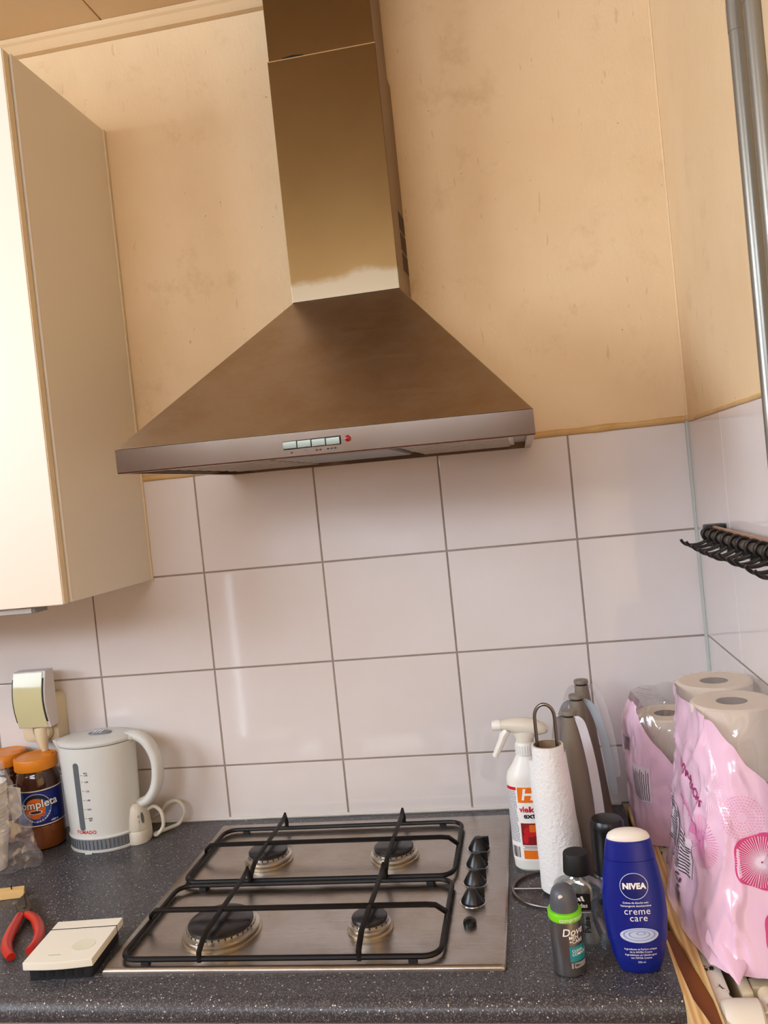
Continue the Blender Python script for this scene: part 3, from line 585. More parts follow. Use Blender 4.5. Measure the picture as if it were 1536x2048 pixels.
# ------------------------------------------------------------------ wall outlet, adapter, plug
ol = thing('wall_outlet', 'cream surface mounted double wall outlet above the jars', 'outlet', (-1.349, 0, .243))
mk('housing', ([(x, -.001 - z, y) for x, y, z in loft([ringz(rrect(-.0435, .0435, -.052, .050, .012), .0), ringz(rrect(-.0435, .0435, -.052, .050, .012), .022), ringz(rrect(-.040, .040, -.0485, .0465, .010), .033), ringz(rrect(-.036, .036, -.044, .042, .009), .035)])[0]], loft([ringz(rrect(-.0435, .0435, -.052, .050, .012), .0)] * 4)[1]), 'outlet_cream', ol)
mk('socket_ring', ([(x, -.036 - z, y) for x, y, z in lathe([(.0225, -.001), (.0225, .002), (.0195, .002), (.0195, -.001)], 32, .004, -.026)[0]], lathe([(.0225, -.001), (.0225, .002), (.0195, .002), (.0195, -.001)], 32)[1]), 'outlet_cream', ol)
ap = thing('plug_adapter', 'boxy yellowed plug-in timer unit with a bulging glossy front in the outlet', 'adapter', (-1.339, -.0402, .290))
prof = [(.0, -.058), (-.028, -.058)] + [(-.028 - .012 * math.sin(PI * (k + .5) / 12) , -.056 + .112 * (k + .5) / 12) for k in range(12)] + [(-.028, .058), (0, .058)]
mk('case', loft([[(-.0365, y, z) for y, z in prof], [(.0365, y, z) for y, z in prof]]), 'adapter_white', ap, bevel=.0008, seg=1)
pf = [(-.0295 - .012 * math.sin(PI * (k + .25) / 20.5), -.0555 + .111 * k / 20) for k in range(21)]
mk('front_panel', loft([[(-.0335, y, z) for y, z in pf] + [(-.0335, y + .004, z) for y, z in pf[::-1]], [(.0300, y, z) for y, z in pf] + [(.0300, y + .004, z) for y, z in pf[::-1]]]), 'adapter_front', ap)
for x in (-.0352, .0316): mk('side_slot', loft([[(x, y - .0004, z) for y, z in pf[2:19]] + [(x, y + .003, z) for y, z in pf[2:19][::-1]], [(x + .0016, y - .0004, z) for y, z in pf[2:19]] + [(x + .0016, y + .003, z) for y, z in pf[2:19][::-1]]]), 'matte_black', ap, smooth=0)
pl = thing('power_plug', 'cream power plug with a ribbed cable sleeve below the plug-in timer', 'plug', (-1.336, -.040, .217))
mk('plug_body', ([(x, -z, y) for x, y, z in lathe([(.0185, .0), (.0188, .004), (.017, .012), (.012, .016)], 28)[0]], lathe([(.0185, .0), (.0188, .004), (.017, .012), (.012, .016)], 28)[1]), 'outlet_cream', pl)
mk('plug_grip', tube([(0, -.012, .012), (.001, -.014, -.010), (.003, -.015, -.025), (.005, -.014, -.036)], [.0135, .013, .009, .0065], 14), 'outlet_cream', pl)
mk('cable_sleeve', tube([(.005 + .0012 * k, -.014 + .0003 * k, -.036 - .003 * k) for k in range(12)], [.0062 if k % 2 else .0050 for k in range(12)], 12), 'outlet_cream', pl)
mk('cable', tube(smoothpath([(.018, -.011, -.068), (.026, .006, -.085), (.040, .028, -.115), (.056, .033, -.17), (.085, .032, -.2115)], 5), .0035, 8), 'outlet_cream', pl)

# ------------------------------------------------------------------ bits on the left of the worktop
st = thing('wooden_stick', 'short pale wooden slat with a nail, cut off at the left edge', 'wood', (0, 0, .0005))
mk('slat', prism([(-1.330, -.337), (-1.2335, -.3165), (-1.2435, -.2985), (-1.340, -.321)], 0, .0135), 'pale_wood', st, bevel=.0012)
mk('nail', tube([(-1.2597, -.3125, .010), (-1.2592, -.3128, .0205)], .0011, 8), 'nail_steel', st); 
pr_ = thing('cutting_pliers', 'side cutting pliers with red grips lying beside the white thermostat', 'pliers', (0, 0, .0005))
hd_poly = [(-1.2232, -.3317), (-1.2215, -.349), (-1.2165, -.3675), (-1.2005, -.386), (-1.1905, -.396), (-1.1760, -.393), (-1.1795, -.380), (-1.1860, -.3690), (-1.2000, -.3520), (-1.2150, -.3360)]
mk('jaws', prism(hd_poly, .004, .015), 'plier_steel', pr_, bevel=.0025)
mk('jaw_gap', tube([(-1.2222, -.3335, .0150), (-1.1985, -.3650, .0153), (-1.1905, -.3780, .0153)], .0008, 6), 'dark_gap', pr_)
mk('pivot', lathe([(.0048, .014), (.0048, .0162), (.003, .0168)], 16, -1.1925, -.3820), 'plier_steel', pr_)
gl = smoothpath([(-1.189, -.397, .010), (-1.1800, -.424, .010), (-1.1710, -.452, .009), (-1.1590, -.480, .008), (-1.1430, -.502, .008), (-1.1270, -.5175, .008)], 5)
gr_ = smoothpath([(-1.1790, -.3935, .010), (-1.1560, -.409, .010), (-1.1340, -.433, .009), (-1.1180, -.458, .008), (-1.1100, -.480, .008), (-1.1075, -.502, .008)], 5)
for nm, pth in (('grip', gl), ('grip', gr_)): mk(nm, tube(pth, [.0062 + .0016 * math.sin(PI * k / (len(pth) - 1)) for k in range(len(pth))], 12, (1.1, .9)), 'plier_red', pr_)

th = thing('room_thermostat', 'square white thermostat on a black base lying at the corner of the hob', 'thermostat', (-1.0285, -.5085, .0005), math.radians(5.5))
mk('base', prism(rrect(-.046, .048, -.052, .048, .005), 0, .0175), 'thermostat_base', th, bevel=.001)
for k in range(5): mk('base_notch', box(-.03 + .014 * k, -.022 + .014 * k, -.0528, -.0516, .004, .012), 'matte_black', th, smooth=0)
curve_front = [(-.051 + .102 * k / 10, -.0560 - .0040 * math.sin(PI * k / 10)) for k in range(11)]
cov = [(x, y) for x, y in curve_front] + [(.052, .033), (-.051, .033)]
cv = mk('cover', prism(cov, .0172, .0282), 'thermostat_white', th, bevel=.0014)
mk('top_strip', prism([(-.051, .0348), (.052, .0348), (.052, .058), (-.051, .058)], .0172, .0282), 'thermostat_white', th, bevel=.0014)
mk('cover_gap', box(-.0505, .0515, .0325, .0355, .0170, .0279), 'matte_black', th, smooth=0)
mk('dial', lathe([(.0165, .0280), (.0165, .0287), (.0150, .0285), (.006, .0283), (0, .0282)], 36, .022, -.017), 'thermo_dial', cv)
sheet('worn_logo', plane_patch(lambda u, v: (u, v, .02835), -.020, -.002, -.0405, -.0395, 2, 1), 'hg_text', cv)

# ------------------------------------------------------------------ spray bottle
sb = thing('spray_bottle', 'white trigger spray bottle with an orange label behind the kitchen roll', 'spray bottle', (-.350, -.249, .0005), math.radians(-4))
A_ = interp([(0, .031), (.004, .0345), (.02, .0355), (.147, .0355), (.158, .033), (.171, .024), (.185, .0165), (.192, .0135)])
B_ = interp([(0, .021), (.004, .0245), (.02, .0255), (.147, .0255), (.158, .0245), (.171, .0195), (.185, .0145), (.192, .0128)])
mk('bottle', loft([ovals(A_(z), B_(z), z, 40, 0, 2.4 if z < .155 else 2.0) for z in (0, .002, .004, .01, .02, .05, .08, .11, .135, .147, .153, .158, .164, .171, .178, .185, .192)]), 'spray_white', sb)
zs = lambda z: z * 1.2 - .003
f_ = lambda off: (lambda u, z, zs=zs: ((A_(zs(z)) + off) * math.copysign(abs(math.cos(-PI / 2 + u / .034)) ** (2 / 2.4), math.cos(-PI / 2 + u / .034)), -(B_(zs(z)) + off) * abs(math.sin(-PI / 2 + u / .034)) ** (2 / 2.4), zs(z)))
lb = sheet('label', plane_patch(f_(.0004), -.046, .046, .018, .120, 30, 6), 'ink_white', sb)
sheet('label_top_band', plane_patch(f_(.0006), -.043, -.017, .1145, .119, 8, 1), 'hg_red', lb)
sheet('logo_panel', plane_patch(f_(.0007), -.0150, .040, .098, .119, 12, 2), 'hg_orange', lb)
sheet('logo', text('HG', .021, f_(.0010), .006, .1085, shear=.2, bold=.03), 'ink_white', lb)
sheet('product_name_red', text('vlekken', .0110, f_(.0008), -.0135, .0885, bold=.03, align='LEFT'), 'hg_red', lb)
sheet('product_name', text('extra', .0105, f_(.0008), -.0080, .0800, bold=.03, align='LEFT'), 'print_black', lb)
sheet('picture', plane_patch(f_(.0007), -.0140, .036, .040, .070, 12, 3), 'hg_panel', lb)
sheet('picture_flower', join(disc_patch(f_(.0009), -.002, .058, .008, .007), disc_patch(f_(.0009), -.008, .048, .004, .006)), 'hg_red', lb)
sheet('picture_pot', plane_patch(f_(.0010), -.002, .010, .058, .068, 3, 2), 'label_orange', lb)
sheet('orange_block', plane_patch(f_(.0007), -.0130, .036, .021, .033, 12, 2), 'hg_orange', lb)
rn = random.Random(5); tp = []
for r in range(34):
    z = .1120 - r * .0022
    if z < .042: break
    u = -.0425
    while u < -.019:
        w_ = rn.uniform(.0012, .0038); tp.append(plane_patch(f_(.0007), u, min(u + w_, -.0175), z, z + .0011, 1, 1)); u += w_ + .0007
sheet('fine_print', join(*tp), 'hg_text', lb)
sheet('barcode', join(*[plane_patch(f_(.0008), -.038 + .0021 * k, -.038 + .0021 * k + rn.uniform(.0005, .0015), .022, .037, 1, 2) for k in range(9)]), 'print_black', lb)
sheet('notice_box', join(plane_patch(f_(.0007), -.014, .03, .0382, .0388, 8, 1), plane_patch(f_(.0007), -.014, .03, .0345, .0350, 8, 1), *[plane_patch(f_(.0007), -.011, .02, .0358 + .0012 * k, .0363 + .0012 * k, 4, 1) for k in range(2)]), 'print_black', lb)
cl = mk('collar', lathe([(.0150, .187), (.0158, .188), (.0158, .205), (.0150, .2065), (.0145, .208)], 32), 'spray_white', sb)
for k in range(24):
    a_ = 2 * PI * k / 24
    mk('collar_rib', ([(math.cos(a_) * r_ - math.sin(a_) * s_ * .0009, math.sin(a_) * r_ + math.cos(a_) * s_ * .0009, z_) for r_ in (.0150, .0164) for s_ in (-1, 1) for z_ in (.1895, .2035)], box(0, 1, 0, 1, 0, 1)[1]), 'spray_white', cl, smooth=0)
def hsec(x, zc, hy, hz, n=20): return [(x, hy * math.cos(2 * PI * k / n), zc + .013 + hz * math.sin(2 * PI * k / n)) for k in range(n)]
mk('spray_head', loft([hsec(.040, .214, .002, .003), hsec(.036, .2145, .007, .008), hsec(.020, .2175, .0115, .0135), hsec(.004, .219, .0130, .0155), hsec(-.012, .221, .0125, .0140), hsec(-.026, .223, .0105, .0095), hsec(-.036, .223, .0090, .0080)]), 'spray_head', sb)
mk('head_stem', loft([ovals(.0135, .0125, .205, 24, 0), ovals(.0150, .0125, .213, 24, .001), ovals(.022, .0115, .225, 24, .003)]), 'spray_head', sb)
mk('nozzle', loft([hsec(-.036, .223, .0092, .0088), hsec(-.042, .223, .0095, .0092), hsec(-.0500, .222, .0080, .0078), hsec(-.0515, .222, .0050, .0050)]), 'spray_white', sb)
mk('trigger', tube([(-.026, 0, .228), (-.033, 0, .219), (-.036, 0, .211), (-.044, 0, .196), (-.0505, 0, .184)], [.0075, .0075, .0068, .0060, .0050], 12, (1.3, .95)), 'spray_white', sb)

# ------------------------------------------------------------------ kitchen roll on its wire holder
RX, RY = -.314, -.334
wh = thing('wire_roll_holder', 'grey wire kitchen roll holder with a ring base and a looped top', 'roll holder', (RX, RY, .0005))
mk('base_ring', tube([(.068 * math.cos(2 * PI * k / 48) - .006, .060 * math.sin(2 * PI * k / 48), .0026) for k in range(49)], .0024, 8), 'wire_steel', wh)
mk('cross_wire', tube([(-.074, .002, .0026), (.062, -.002, .0026)], .0022, 8), 'wire_steel', wh)
mk('cross_wire', tube([(-.006, -.060, .0026), (-.006, .060, .0026)], .0022, 8), 'wire_steel', wh)
hw = .0150
lp = [(-hw - .001, 0, .0026)] + [(-hw, 0, .02 + .03 * k) for k in range(9)] + [(-hw * math.cos(PI * k / 14), 0, .270 + .0195 * math.sin(PI * k / 14)) for k in range(15)] + [(hw, 0, .26 - .03 * k) for k in range(9)] + [(hw + .001, 0, .0026)]
mk('loop', tube(lp, .0027, 10), 'wire_steel', wh)
kr = thing('kitchen_roll', 'nearly used up white kitchen paper roll on the wire holder', 'paper roll', (RX, RY, .006))
RB = interp([(0, .0345), (.05, .0325), (.13, .0285), (.222, .0242)])
rings = []
for j in range(24):
    z = .222 * j / 23; r = RB(z); sx_ = .006 * (1 - z / .222)
    rings.append([(sx_ + (r + .0005 * noise.noise((k * .4, z * 60, 2))) * math.cos(2 * PI * k / 48), (r + .0005 * noise.noise((k * .4, z * 60, 8))) * math.sin(2 * PI * k / 48), z) for k in range(48)])
inner = [[((sx_ := .006 * (1 - z / .222)) + .0212 * math.cos(2 * PI * k / 48), .0212 * math.sin(2 * PI * k / 48), z) for k in range(48)] for z in (.222, .0)]
mk('paper', loft(rings + inner[:1], True, False), 'kitchen_paper', kr)
mk('core', loft([[(.0212 * math.cos(2 * PI * k / 40), .0212 * math.sin(2 * PI * k / 40), z) for k in range(40)] for z in (.15, .2225)] + [[(.0200 * math.cos(2 * PI * k / 40), .0200 * math.sin(2 * PI * k / 40), z) for k in range(40)] for z in (.2225, .15)], False, False), 'cardboard', kr)
# loose outer sheet wound round the roll, its free corner standing off on the left
V = []; nu, nv = 40, 18
for j in range(nv + 1):
    for i in range(nu + 1):
        s_ = i / nu; th_ = math.radians(168) + s_ * math.radians(300)
        ztop = .2080 if s_ < .0 else .207 - .010 * (1 - s_) + .008 * math.sin(s_ * 3)
        z = .001 + (ztop - .001) * j / nv
        lift = .0065 * max(0, 1 - s_ * 9) * (j / nv) ** 1.5
        r = RB(z) + .0016 + lift + .0007 * noise.noise((s_ * 9, z * 40, 1)); sx_ = .006 * (1 - z / .222)
        V.append((sx_ + r * math.cos(th_), r * math.sin(th_), z))
F = [(j * (nu + 1) + i, j * (nu + 1) + i + 1, (j + 1) * (nu + 1) + i + 1, (j + 1) * (nu + 1) + i) for j in range(nv) for i in range(nu)]
mk('loose_sheet', (V, F), 'kitchen_paper', kr, smooth=60, solid=.0006)

# ------------------------------------------------------------------ fly repellers
def fly_fan(label, loc, blades):
    t = thing('fly_fan', label, 'fly repeller', loc, 0, 'fly fans in the corner')
    mk('cone', lathe([(.034, 0), (.036, .002), (.036, .012), (.0345, .018), (.031, .05), (.0262, .10), (.0212, .15), (.0165, .205), (.0128, .242), (.0122, .247), (.0118, .2485)], 40), 'taupe_plastic', t)
    mk('neck', lathe([(.0095, .2484), (.0095, .2522)], 24), 'matte_black', t)
    mk('cap', lathe([(.0125, .2515), (.0130, .2522), (.0130, .2568), (.0122, .258), (0, .2584)], 32), 'taupe_plastic', t)
    for ang, mt, reach, drop in blades:
        c_, s_ = math.cos(ang), math.sin(ang); wa = math.radians(-28 if c_ > 0 else 28)
        pts_ = [(.0115, .2505), (.0200, .2435), (.0270 * reach, .220), (.0340 * reach, .184), (.0385 * reach, .144), (.0410 * reach, .104), (.0415 * reach, .250 - drop)]
        P2 = smoothpath([(a, 0, b) for a, b in pts_], 5); V = []
        for i, p in enumerate(P2):
            w = .0060 + .0020 * min(1, i / 6)
            if i == len(P2) - 1: w *= .6
            for e in (-1, 1): V.append((p.x * c_ + e * w * math.cos(wa), p.x * s_ + e * w * math.sin(wa), p.z))
        F = [(2 * i, 2 * i + 1, 2 * i + 3, 2 * i + 2) for i in range(len(P2) - 1)]
        mk('blade', (V, F), mt, t, smooth=60, solid=.0007)
fly_fan('taupe cone fly fan with white drooping blades, nearest to the kitchen roll', (-.2745, -.262, .0005), [(math.radians(-38), 'blade_plastic', 1.0, .19), (math.radians(150), 'blade_plastic', 1.0, .19)])
fly_fan('taupe cone fly fan with grey blades, middle of the three', (-.2565, -.165, .0005), [(math.radians(-10), 'blade_grey', 1.15, .165), (math.radians(190), 'blade_grey', 1.1, .165)])
fly_fan('taupe cone fly fan with clear blades, closest to the back wall', (-.2415, -.062, .0005), [(math.radians(0), 'blade_clear', 1.15, .175), (math.radians(180), 'blade_clear', 1.1, .175)])

# ------------------------------------------------------------------ toiletries
bk = thing('spray_can', 'dark spray can with a large glossy black cap behind the blue bottle', 'spray can', (-.2385, -.372, .0005))
mk('can', lathe([(.0235, 0), (.0245, .002), (.0245, .040), (.0235, .046), (.0225, .050)], 36), 'can_teal', bk)
mk('chrome_band', lathe([(.0247, .0405), (.0250, .042), (.0247, .0445)], 36, caps=False), 'chrome', bk)
mk('cap', lathe([(.0242, .047), (.0252, .048), (.0252, .110), (.0245, .119), (.0215, .1245), (.0150, .1265), (0, .1270)], 40), 'black_plastic', bk)

ad = thing('aftershave_bottle', 'clear glass aftershave bottle with a black cap behind the grey deodorant can', 'bottle', (-.2905, -.485, .0005), math.radians(-6))
def flask(z0, z1, k=1., nz=26):
    a = interp([(0, .033), (.006, .0355), (.018, .034), (.040, .0265), (.058, .0275), (.075, .034), (.081, .0345), (.088, .0285), (.0935, .0145), (.098, .012)])
    b = interp([(0, .0165), (.006, .0185), (.03, .0175), (.075, .0175), (.085, .0165), (.0935, .0125), (.098, .0115)])
    return [ovals(max(.002, (a(z) - (1 - k) * .0026 * (1 if k < 1 else 0))), max(.002, (b(z) - (1 - k) * .0026)), z, 36, 0, 2.7 if z < .09 else 2) for z in [z0 + (z1 - z0) * i / nz for i in range(nz + 1)]], a, b
rg, fa, fb_ = flask(0, .098)
ins = []
for z in [.092 - (.092 - .007) * i / 22 for i in range(23)]:
    ins.append(ovals(max(.003, fa(z) - .0028), max(.003, fb_(z) - .0028), z, 36, 0, 2.7 if z < .09 else 2))
mk('glass', loft(rg), 'clear_glass', ad)
mk('inner_wall', loft(ins), 'clear_glass', ad)
mk('cap', loft([ovals(.0185, .0175, .0985, 36), ovals(.0190, .0180, .0995, 36), ovals(.0172, .0165, .1245, 36), ovals(.0162, .0155, .1262, 36), ovals(.001, .001, .1263, 36)]), 'matte_black', ad)
ff = lambda off: (lambda u, z: (u, -(fb_(z) + off) * max(.05, 1 - abs(u / fa(z)) ** 2.7) ** (1 / 2.7), z))
lb = sheet('label', plane_patch(ff(.0005), -.014, .015, .054, .0765, 10, 4), 'label_black', ad)
sheet('logo_bars', join(*[([ff(.0008)(u + du, z) for u, z, du in ((-.004 + .0042 * k, .0665, 0), (-.0012 + .0042 * k, .0665, 0), (-.0042 + .0042 * k + .0005, .0685 + .0020 * k + .0012, 0), (-.0070 + .0042 * k + .0005, .0685 + .0020 * k, 0))], [(0, 1, 2, 3)]) for k in range(3)]), 'ink_white', lb, smooth=0)
sheet('logo_name', text('adidas', .0082, ff(.0008), .0005, .0605, bold=.02), 'ink_white', lb)
sheet('range_name', join(text('Pulse', .0105, ff(.0005), .0085, .034, PI / 2, bold=.03), text('active', .0055, ff(.0005), .0010, .030, PI / 2, bold=.02)), 'print_black', ad)
sheet('label_rule', plane_patch(ff(.0005), .0020, .0140, .0508, .0514, 4, 1), 'ink_white', ad)

dv = thing('deodorant_can', 'small grey metallic deodorant can with a bright green collar', 'deodorant', (-.3130, -.5475, .0005))
mk('can', lathe([(.0185, 0), (.0205, .0015), (.0208, .004), (.0208, .069), (.0203, .0715)], 40), 'dove_metal', dv)
mk('collar', lathe([(.0212, .0705), (.0217, .072), (.0217, .0795), (.0210, .0810), (.0185, .0815)], 40), 'dove_green', dv)
cap_r = []
for j, (r, z) in enumerate([(.0178, .081), (.0178, .086), (.0172, .0935), (.0160, .1005), (.0135, .1065), (.0090, .1105), (.0040, .1120), (.0005, .1122)]):
    cap_r.append([(r * math.cos(2 * PI * k / 36), r * math.sin(2 * PI * k / 36) * (1 if math.sin(2 * PI * k / 36) > 0 or j < 3 else 1), z) for k in range(36)])
mk('cap', loft(cap_r), 'dove_cap', dv)
mk('nozzle', ([(x - .0035, -.0128 - z, .1010 + y + z * .4) for x, y, z in lathe([(.0030, 0), (.0030, .0022), (.0022, .0026), (0, .0027)], 16)[0]], lathe([(.0030, 0), (.0030, .0022), (.0022, .0026), (0, .0027)], 16)[1]), 'cap_cream', dv)
f_ = lambda off: cyl_surf(.0208, .0208, off)
sheet('collar_lettering', text('compressed', .0072, cyl_surf(.0217, .0217, .0004), .0095, .0755, .06, bold=.005), 'ink_white', dv)
sheet('brand_name', text('Dove', .0135, f_(.0005), .0085, .0590, .06, shear=.25, bold=.012), 'ink_white', dv)
sheet('range_name', join(text('MEN', .0062, f_(.0005), .0020, .0515, .04, bold=.015, align='LEFT'), text('+CARE', .0062, f_(.0005), .0020, .0462, .04, bold=.015, align='LEFT')), 'ink_white', dv)
sheet('teal_panel', plane_patch(f_(.0004), .0015, .026, .021, .0405, 10, 2), 'dove_teal', dv)
sheet('scent_name', join(text('CLEAN', .0048, f_(.0007), .0045, .0345, .04, bold=.015, align='LEFT'), text('COMFORT', .0048, f_(.0007), .0045, .0300, .04, bold=.015, align='LEFT')), 'ink_white', dv)
sheet('claim_panel', plane_patch(f_(.0005), .0025, .026, .0125, .0195, 10, 2), 'dove_silver', dv)
sheet('claim', join(text('[', .0075, f_(.0008), .0055, .0160, bold=.02), text('48H', .0042, f_(.0008), .0068, .0160, bold=.02, align='LEFT')), 'print_black', dv)

nv_ = thing('shower_gel_bottle', 'dark blue oval shower cream bottle with a white cap', 'bottle', (-.2245, -.5450, .0005))
NA = interp([(0, .0235), (.003, .0262), (.02, .0325), (.05, .0380), (.075, .0398), (.10, .0390), (.125, .0355), (.145, .0315), (.160, .0292), (.1685, .0280)])
NB = interp([(0, .0135), (.003, .0160), (.02, .0195), (.06, .0215), (.10, .0205), (.145, .0175), (.1685, .0150)])
mk('bottle', loft([ovals(NA(z), NB(z), z, 56, 0, 2.2) for z in [0, .001, .003] + [.008 + .0065 * k for k in range(22)]]), 'nivea_blue', nv_)
zt_ = .008 + .0065 * 21
clr = mk('flip_cap', loft([ovals(NA(z) + o2, NB(z) + o2, z, 56, 0, 2.2) for z, o2 in ((zt_ + .0004, .0), (zt_ + .0008, .0005), (.152, .0005), (.160, .0004), (.1675, .0003), (.1700, -.002))]), 'nivea_blue', nv_)
mk('cap_top', loft([ovals(.0268, .0140, .1690, 48, 0, 2.1), ovals(.0268, .0140, .1712, 48, 0, 2.1), ovals(.0245, .0125, .1752, 48, 0, 2.1), ovals(.018, .009, .1790, 48), ovals(.008, .004, .1808, 48), ovals(.0005, .0005, .1812, 48)]), 'cap_cream', nv_)
f_ = lambda off: (lambda u, z: (u, -(NB(z) + off) * max(.02, 1 - abs(u / (NA(z) + off)) ** 2.2) ** (1 / 2.2), z))
sheet('badge', disc_patch(f_(.0003), 0, .1150, .0170, .0162), 'nivea_dark', nv_)
sheet('badge_ring', disc_patch(f_(.0006), 0, .1150, .0174, .0166, 56, 1, .955), 'cream_print', nv_)
sheet('brand_name', text('NIVEA', .0098, f_(.0006), 0, .1150, bold=.055, space=1.05), 'ink_white', nv_)
sheet('subtitle', join(text('Crème de douche soin', .0034, f_(.0006), 0, .0945, bold=.01), text('Verzorgende douchecrème', .0034, f_(.0006), 0, .0905, bold=.01)), 'ink_white', nv_)
sheet('product_name', join(text('creme', .0120, f_(.0006), .001, .0835, bold=.0, space=1.08), text('care', .0120, f_(.0006), .002, .0750, bold=.0, space=1.08)), 'ink_white', nv_)
sw = [disc_patch(f_(.0004), .001, .0530, .0235, .0098)]
sheet('cream_picture', join(*sw), 'cream_print', nv_)
sheet('cream_swirl', join(disc_patch(f_(.0007), .001, .0540, .0200, .0078, 40, 1, .90), disc_patch(f_(.0007), .001, .0545, .0135, .0050, 40, 1, .86), disc_patch(f_(.0007), .003, .0560, .0060, .0022, 24, 1, .7)), 'cream_print_shade', nv_)
sheet('small_text', join(*[text(s_, .0034, f_(.0006), .001, z_, bold=.008) for s_, z_ in (('Ingrédients et Parfum unique', .0350), ('de la NIVEA Creme', .0312), ('Ingrediënten en Unieke geur', .0274), ('van NIVEA Creme', .0236), ('250 ml', .0180))]), 'ink_white', nv_)

# ------------------------------------------------------------------ right-hand end: pine, painted board, radiator
pw = thing('pine_board', 'pale pine boards standing on edge against the end of the worktop', 'board', (0, 0, 0))
R1 = [(-.1765, -.012), (-.1775, -.12), (-.1730, -.30), (-.1690, -.445), (-.1575, -.533), (-.1482, -.603), (-.1470, -.72), (-.1465, -.72), (-.1465, -.012)]
mk('outer_plank', prism(R1[::-1], FLOOR + .001, -.0005), 'pine', pw, smooth=20)
R2 = [(-.1825, -.44), (-.1795, -.48), (-.1772, -.537), (-.1722, -.609), (-.1614, -.657), (-.1475, -.70), (-.1475, -.74), (-.1825, -.74)]
mk('inner_plank', prism(R2, FLOOR + .001, -.0015), 'pine', pw, smooth=20)
R3 = [(-.1785, -.445), (-.1695, -.447), (-.1580, -.535), (-.1487, -.605), (-.1480, -.655), (-.1610, -.655), (-.1718, -.6085), (-.1768, -.537)]
tag(mk('brown_strip', prism(R3, FLOOR + .001, -.006), 'strip_brown', smooth=20), 'dark brown curved strip between the pine boards', 'wood')  # solid dark brown filler in the wedge between the two planks
tag(mk('painted_board', join(box(-.1455, -.1255, -.80, -.012, FLOOR + .001, -.0045)), 'chipped_paint', bevel=.003), 'white painted board with black paint chips beside the pine', 'board')
rd = thing('radiator', 'old cream radiator below the pink toilet roll packs', 'radiator', (0, 0, 0))
mk('front_panel', box(-.112, -.098, -.59, -.02, -.62, -.006), 'radiator_white', rd, bevel=.004)
mk('back_panel', box(-.036, -.022, -.59, -.02, -.62, -.006), 'radiator_white', rd, bevel=.004)
for k in range(9): mk('top_rung', box(-.0975, -.0365, -.575 + .065 * k, -.555 + .065 * k, -.03, -.008), 'radiator_white', rd, bevel=.002)
mk('pipe_stub', tube([(-.084, -.586, -.010), (-.084, -.613, -.010)], .010, 16), 'radiator_white', rd)
vl = thing('radiator_valve', 'white radiator valve head with a brass nut at the lower right corner', 'valve', (-.084, -.630, -.015))
def lx(prof, n=24): V, F = lathe(prof, n); return [(z, y, x) for x, y, z in V], F
mk('collar', tube([(0, .0155, 0), (0, -.008, 0)], [.021, .021], 20), 'valve_white', vl)
mk('nut', lx([(.0195, -.010), (.0215, -.008), (.0215, .010), (.0195, .012)], 6), 'valve_nut', vl, smooth=20)
mk('valve_body', lx([(.0165, -.016), (.0165, .03)], 20), 'valve_nut', vl)
mk('head', lx([(.012, -.060), (.0205, -.0585), (.0235, -.054), (.0240, -.045), (.0240, -.018), (.0215, -.0155), (.016, -.0150)], 32), 'valve_white', vl)

# toilet rolls and their bags
def roll(name_label, loc, group, tilt=(0, 0, 0)):
    t = thing('toilet_roll', name_label, 'toilet roll', loc, 0, group); t.rotation_euler = tilt
    mk('paper', lathe([(.0205, .001), (.051, 0), (.0545, .003), (.0545, .097), (.051, .100), (.0205, .099), (.0200, .09), (.0200, .01)], 40, caps=False), 'toilet_paper', t)
    mk('core', lathe([(.0203, .004), (.0203, .0985), (.0190, .0985), (.0190, .004)], 28, caps=False), 'core_grey', t)
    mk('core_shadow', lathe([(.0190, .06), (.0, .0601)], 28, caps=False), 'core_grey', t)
NB1, NB2 = (-.0585, -.320), (-.0605, -.4365)
for k in range(3):
    roll(('toilet roll at the top of the near pink pack, further from the front' if k == 2 else 'toilet roll in a lower layer of the near pink pack'), (NB1[0], NB1[1], -.0005 + .1045 * k), 'toilet rolls in the near pack')
    roll(('toilet roll at the top front of the near pink pack' if k == 2 else 'toilet roll in a lower layer of the near pink pack'), (NB2[0], NB2[1], -.0005 + .1045 * k), 'toilet rolls in the near pack')
def sup(cx, cy, hx, hy, z, n, p):
    out = []
    for k in range(n):
        t = 2 * PI * k / n; c_, s_ = math.cos(t), math.sin(t)
        out.append((cx + hx * math.copysign(abs(c_) ** (2 / p), c_), cy + hy * math.copysign(abs(s_) ** (2 / p), s_), z))
    return out
def nearbag(th, v, off=0.):
    """th: angle, v: 0 bottom .. 1 top rim; returns point on the film"""
    z = .0015 + (.3115 - .0015) * v
    w = (1 - v) ** 1.3
    cx = -.0600 - .0180 * w; cy = -.396 - .004 * w; hx = .0565 + .0215 * w; hy = .1145 + .055 * w
    p = 3.0 - .5 * w
    c_, s_ = math.cos(th), math.sin(th)
    x = cx + (hx + off) * math.copysign(abs(c_) ** (2 / p), c_); y = cy + (hy + off) * math.copysign(abs(s_) ** (2 / p), s_)
    q = Vector((x * 14, y * 14, z * 9))
    wr = .0045 * max(0, 1 - 4.5 * abs(noise.noise(Vector((th * 1.5 + 2, z * 10 - th * 2.2, 3.3))))) + .003 * max(0, 1 - 5 * abs(noise.noise(Vector((th * 2.3, z * 16 + th * 1.4, 7.7))))) + .0045 * noise.noise(q) + .003 * abs(noise.noise(q * 2.1 + Vector((9, 9, 9)))) + .006 * w * noise.noise(Vector((th * 3, z * 4, 4)))
    x += c_ * wr; y += s_ * wr
    return (min(x, -.0012), y, z)
def rim_v(th):      # upper border of the pink print along the girth
    d = math.degrees(th) % 360
    return interp([(0, .45), (60, .6), (110, .9), (150, .985), (205, .985), (232, .955), (258, .87), (275, .74), (300, .55), (340, .45), (360, .45)])(d)
NTH = 168
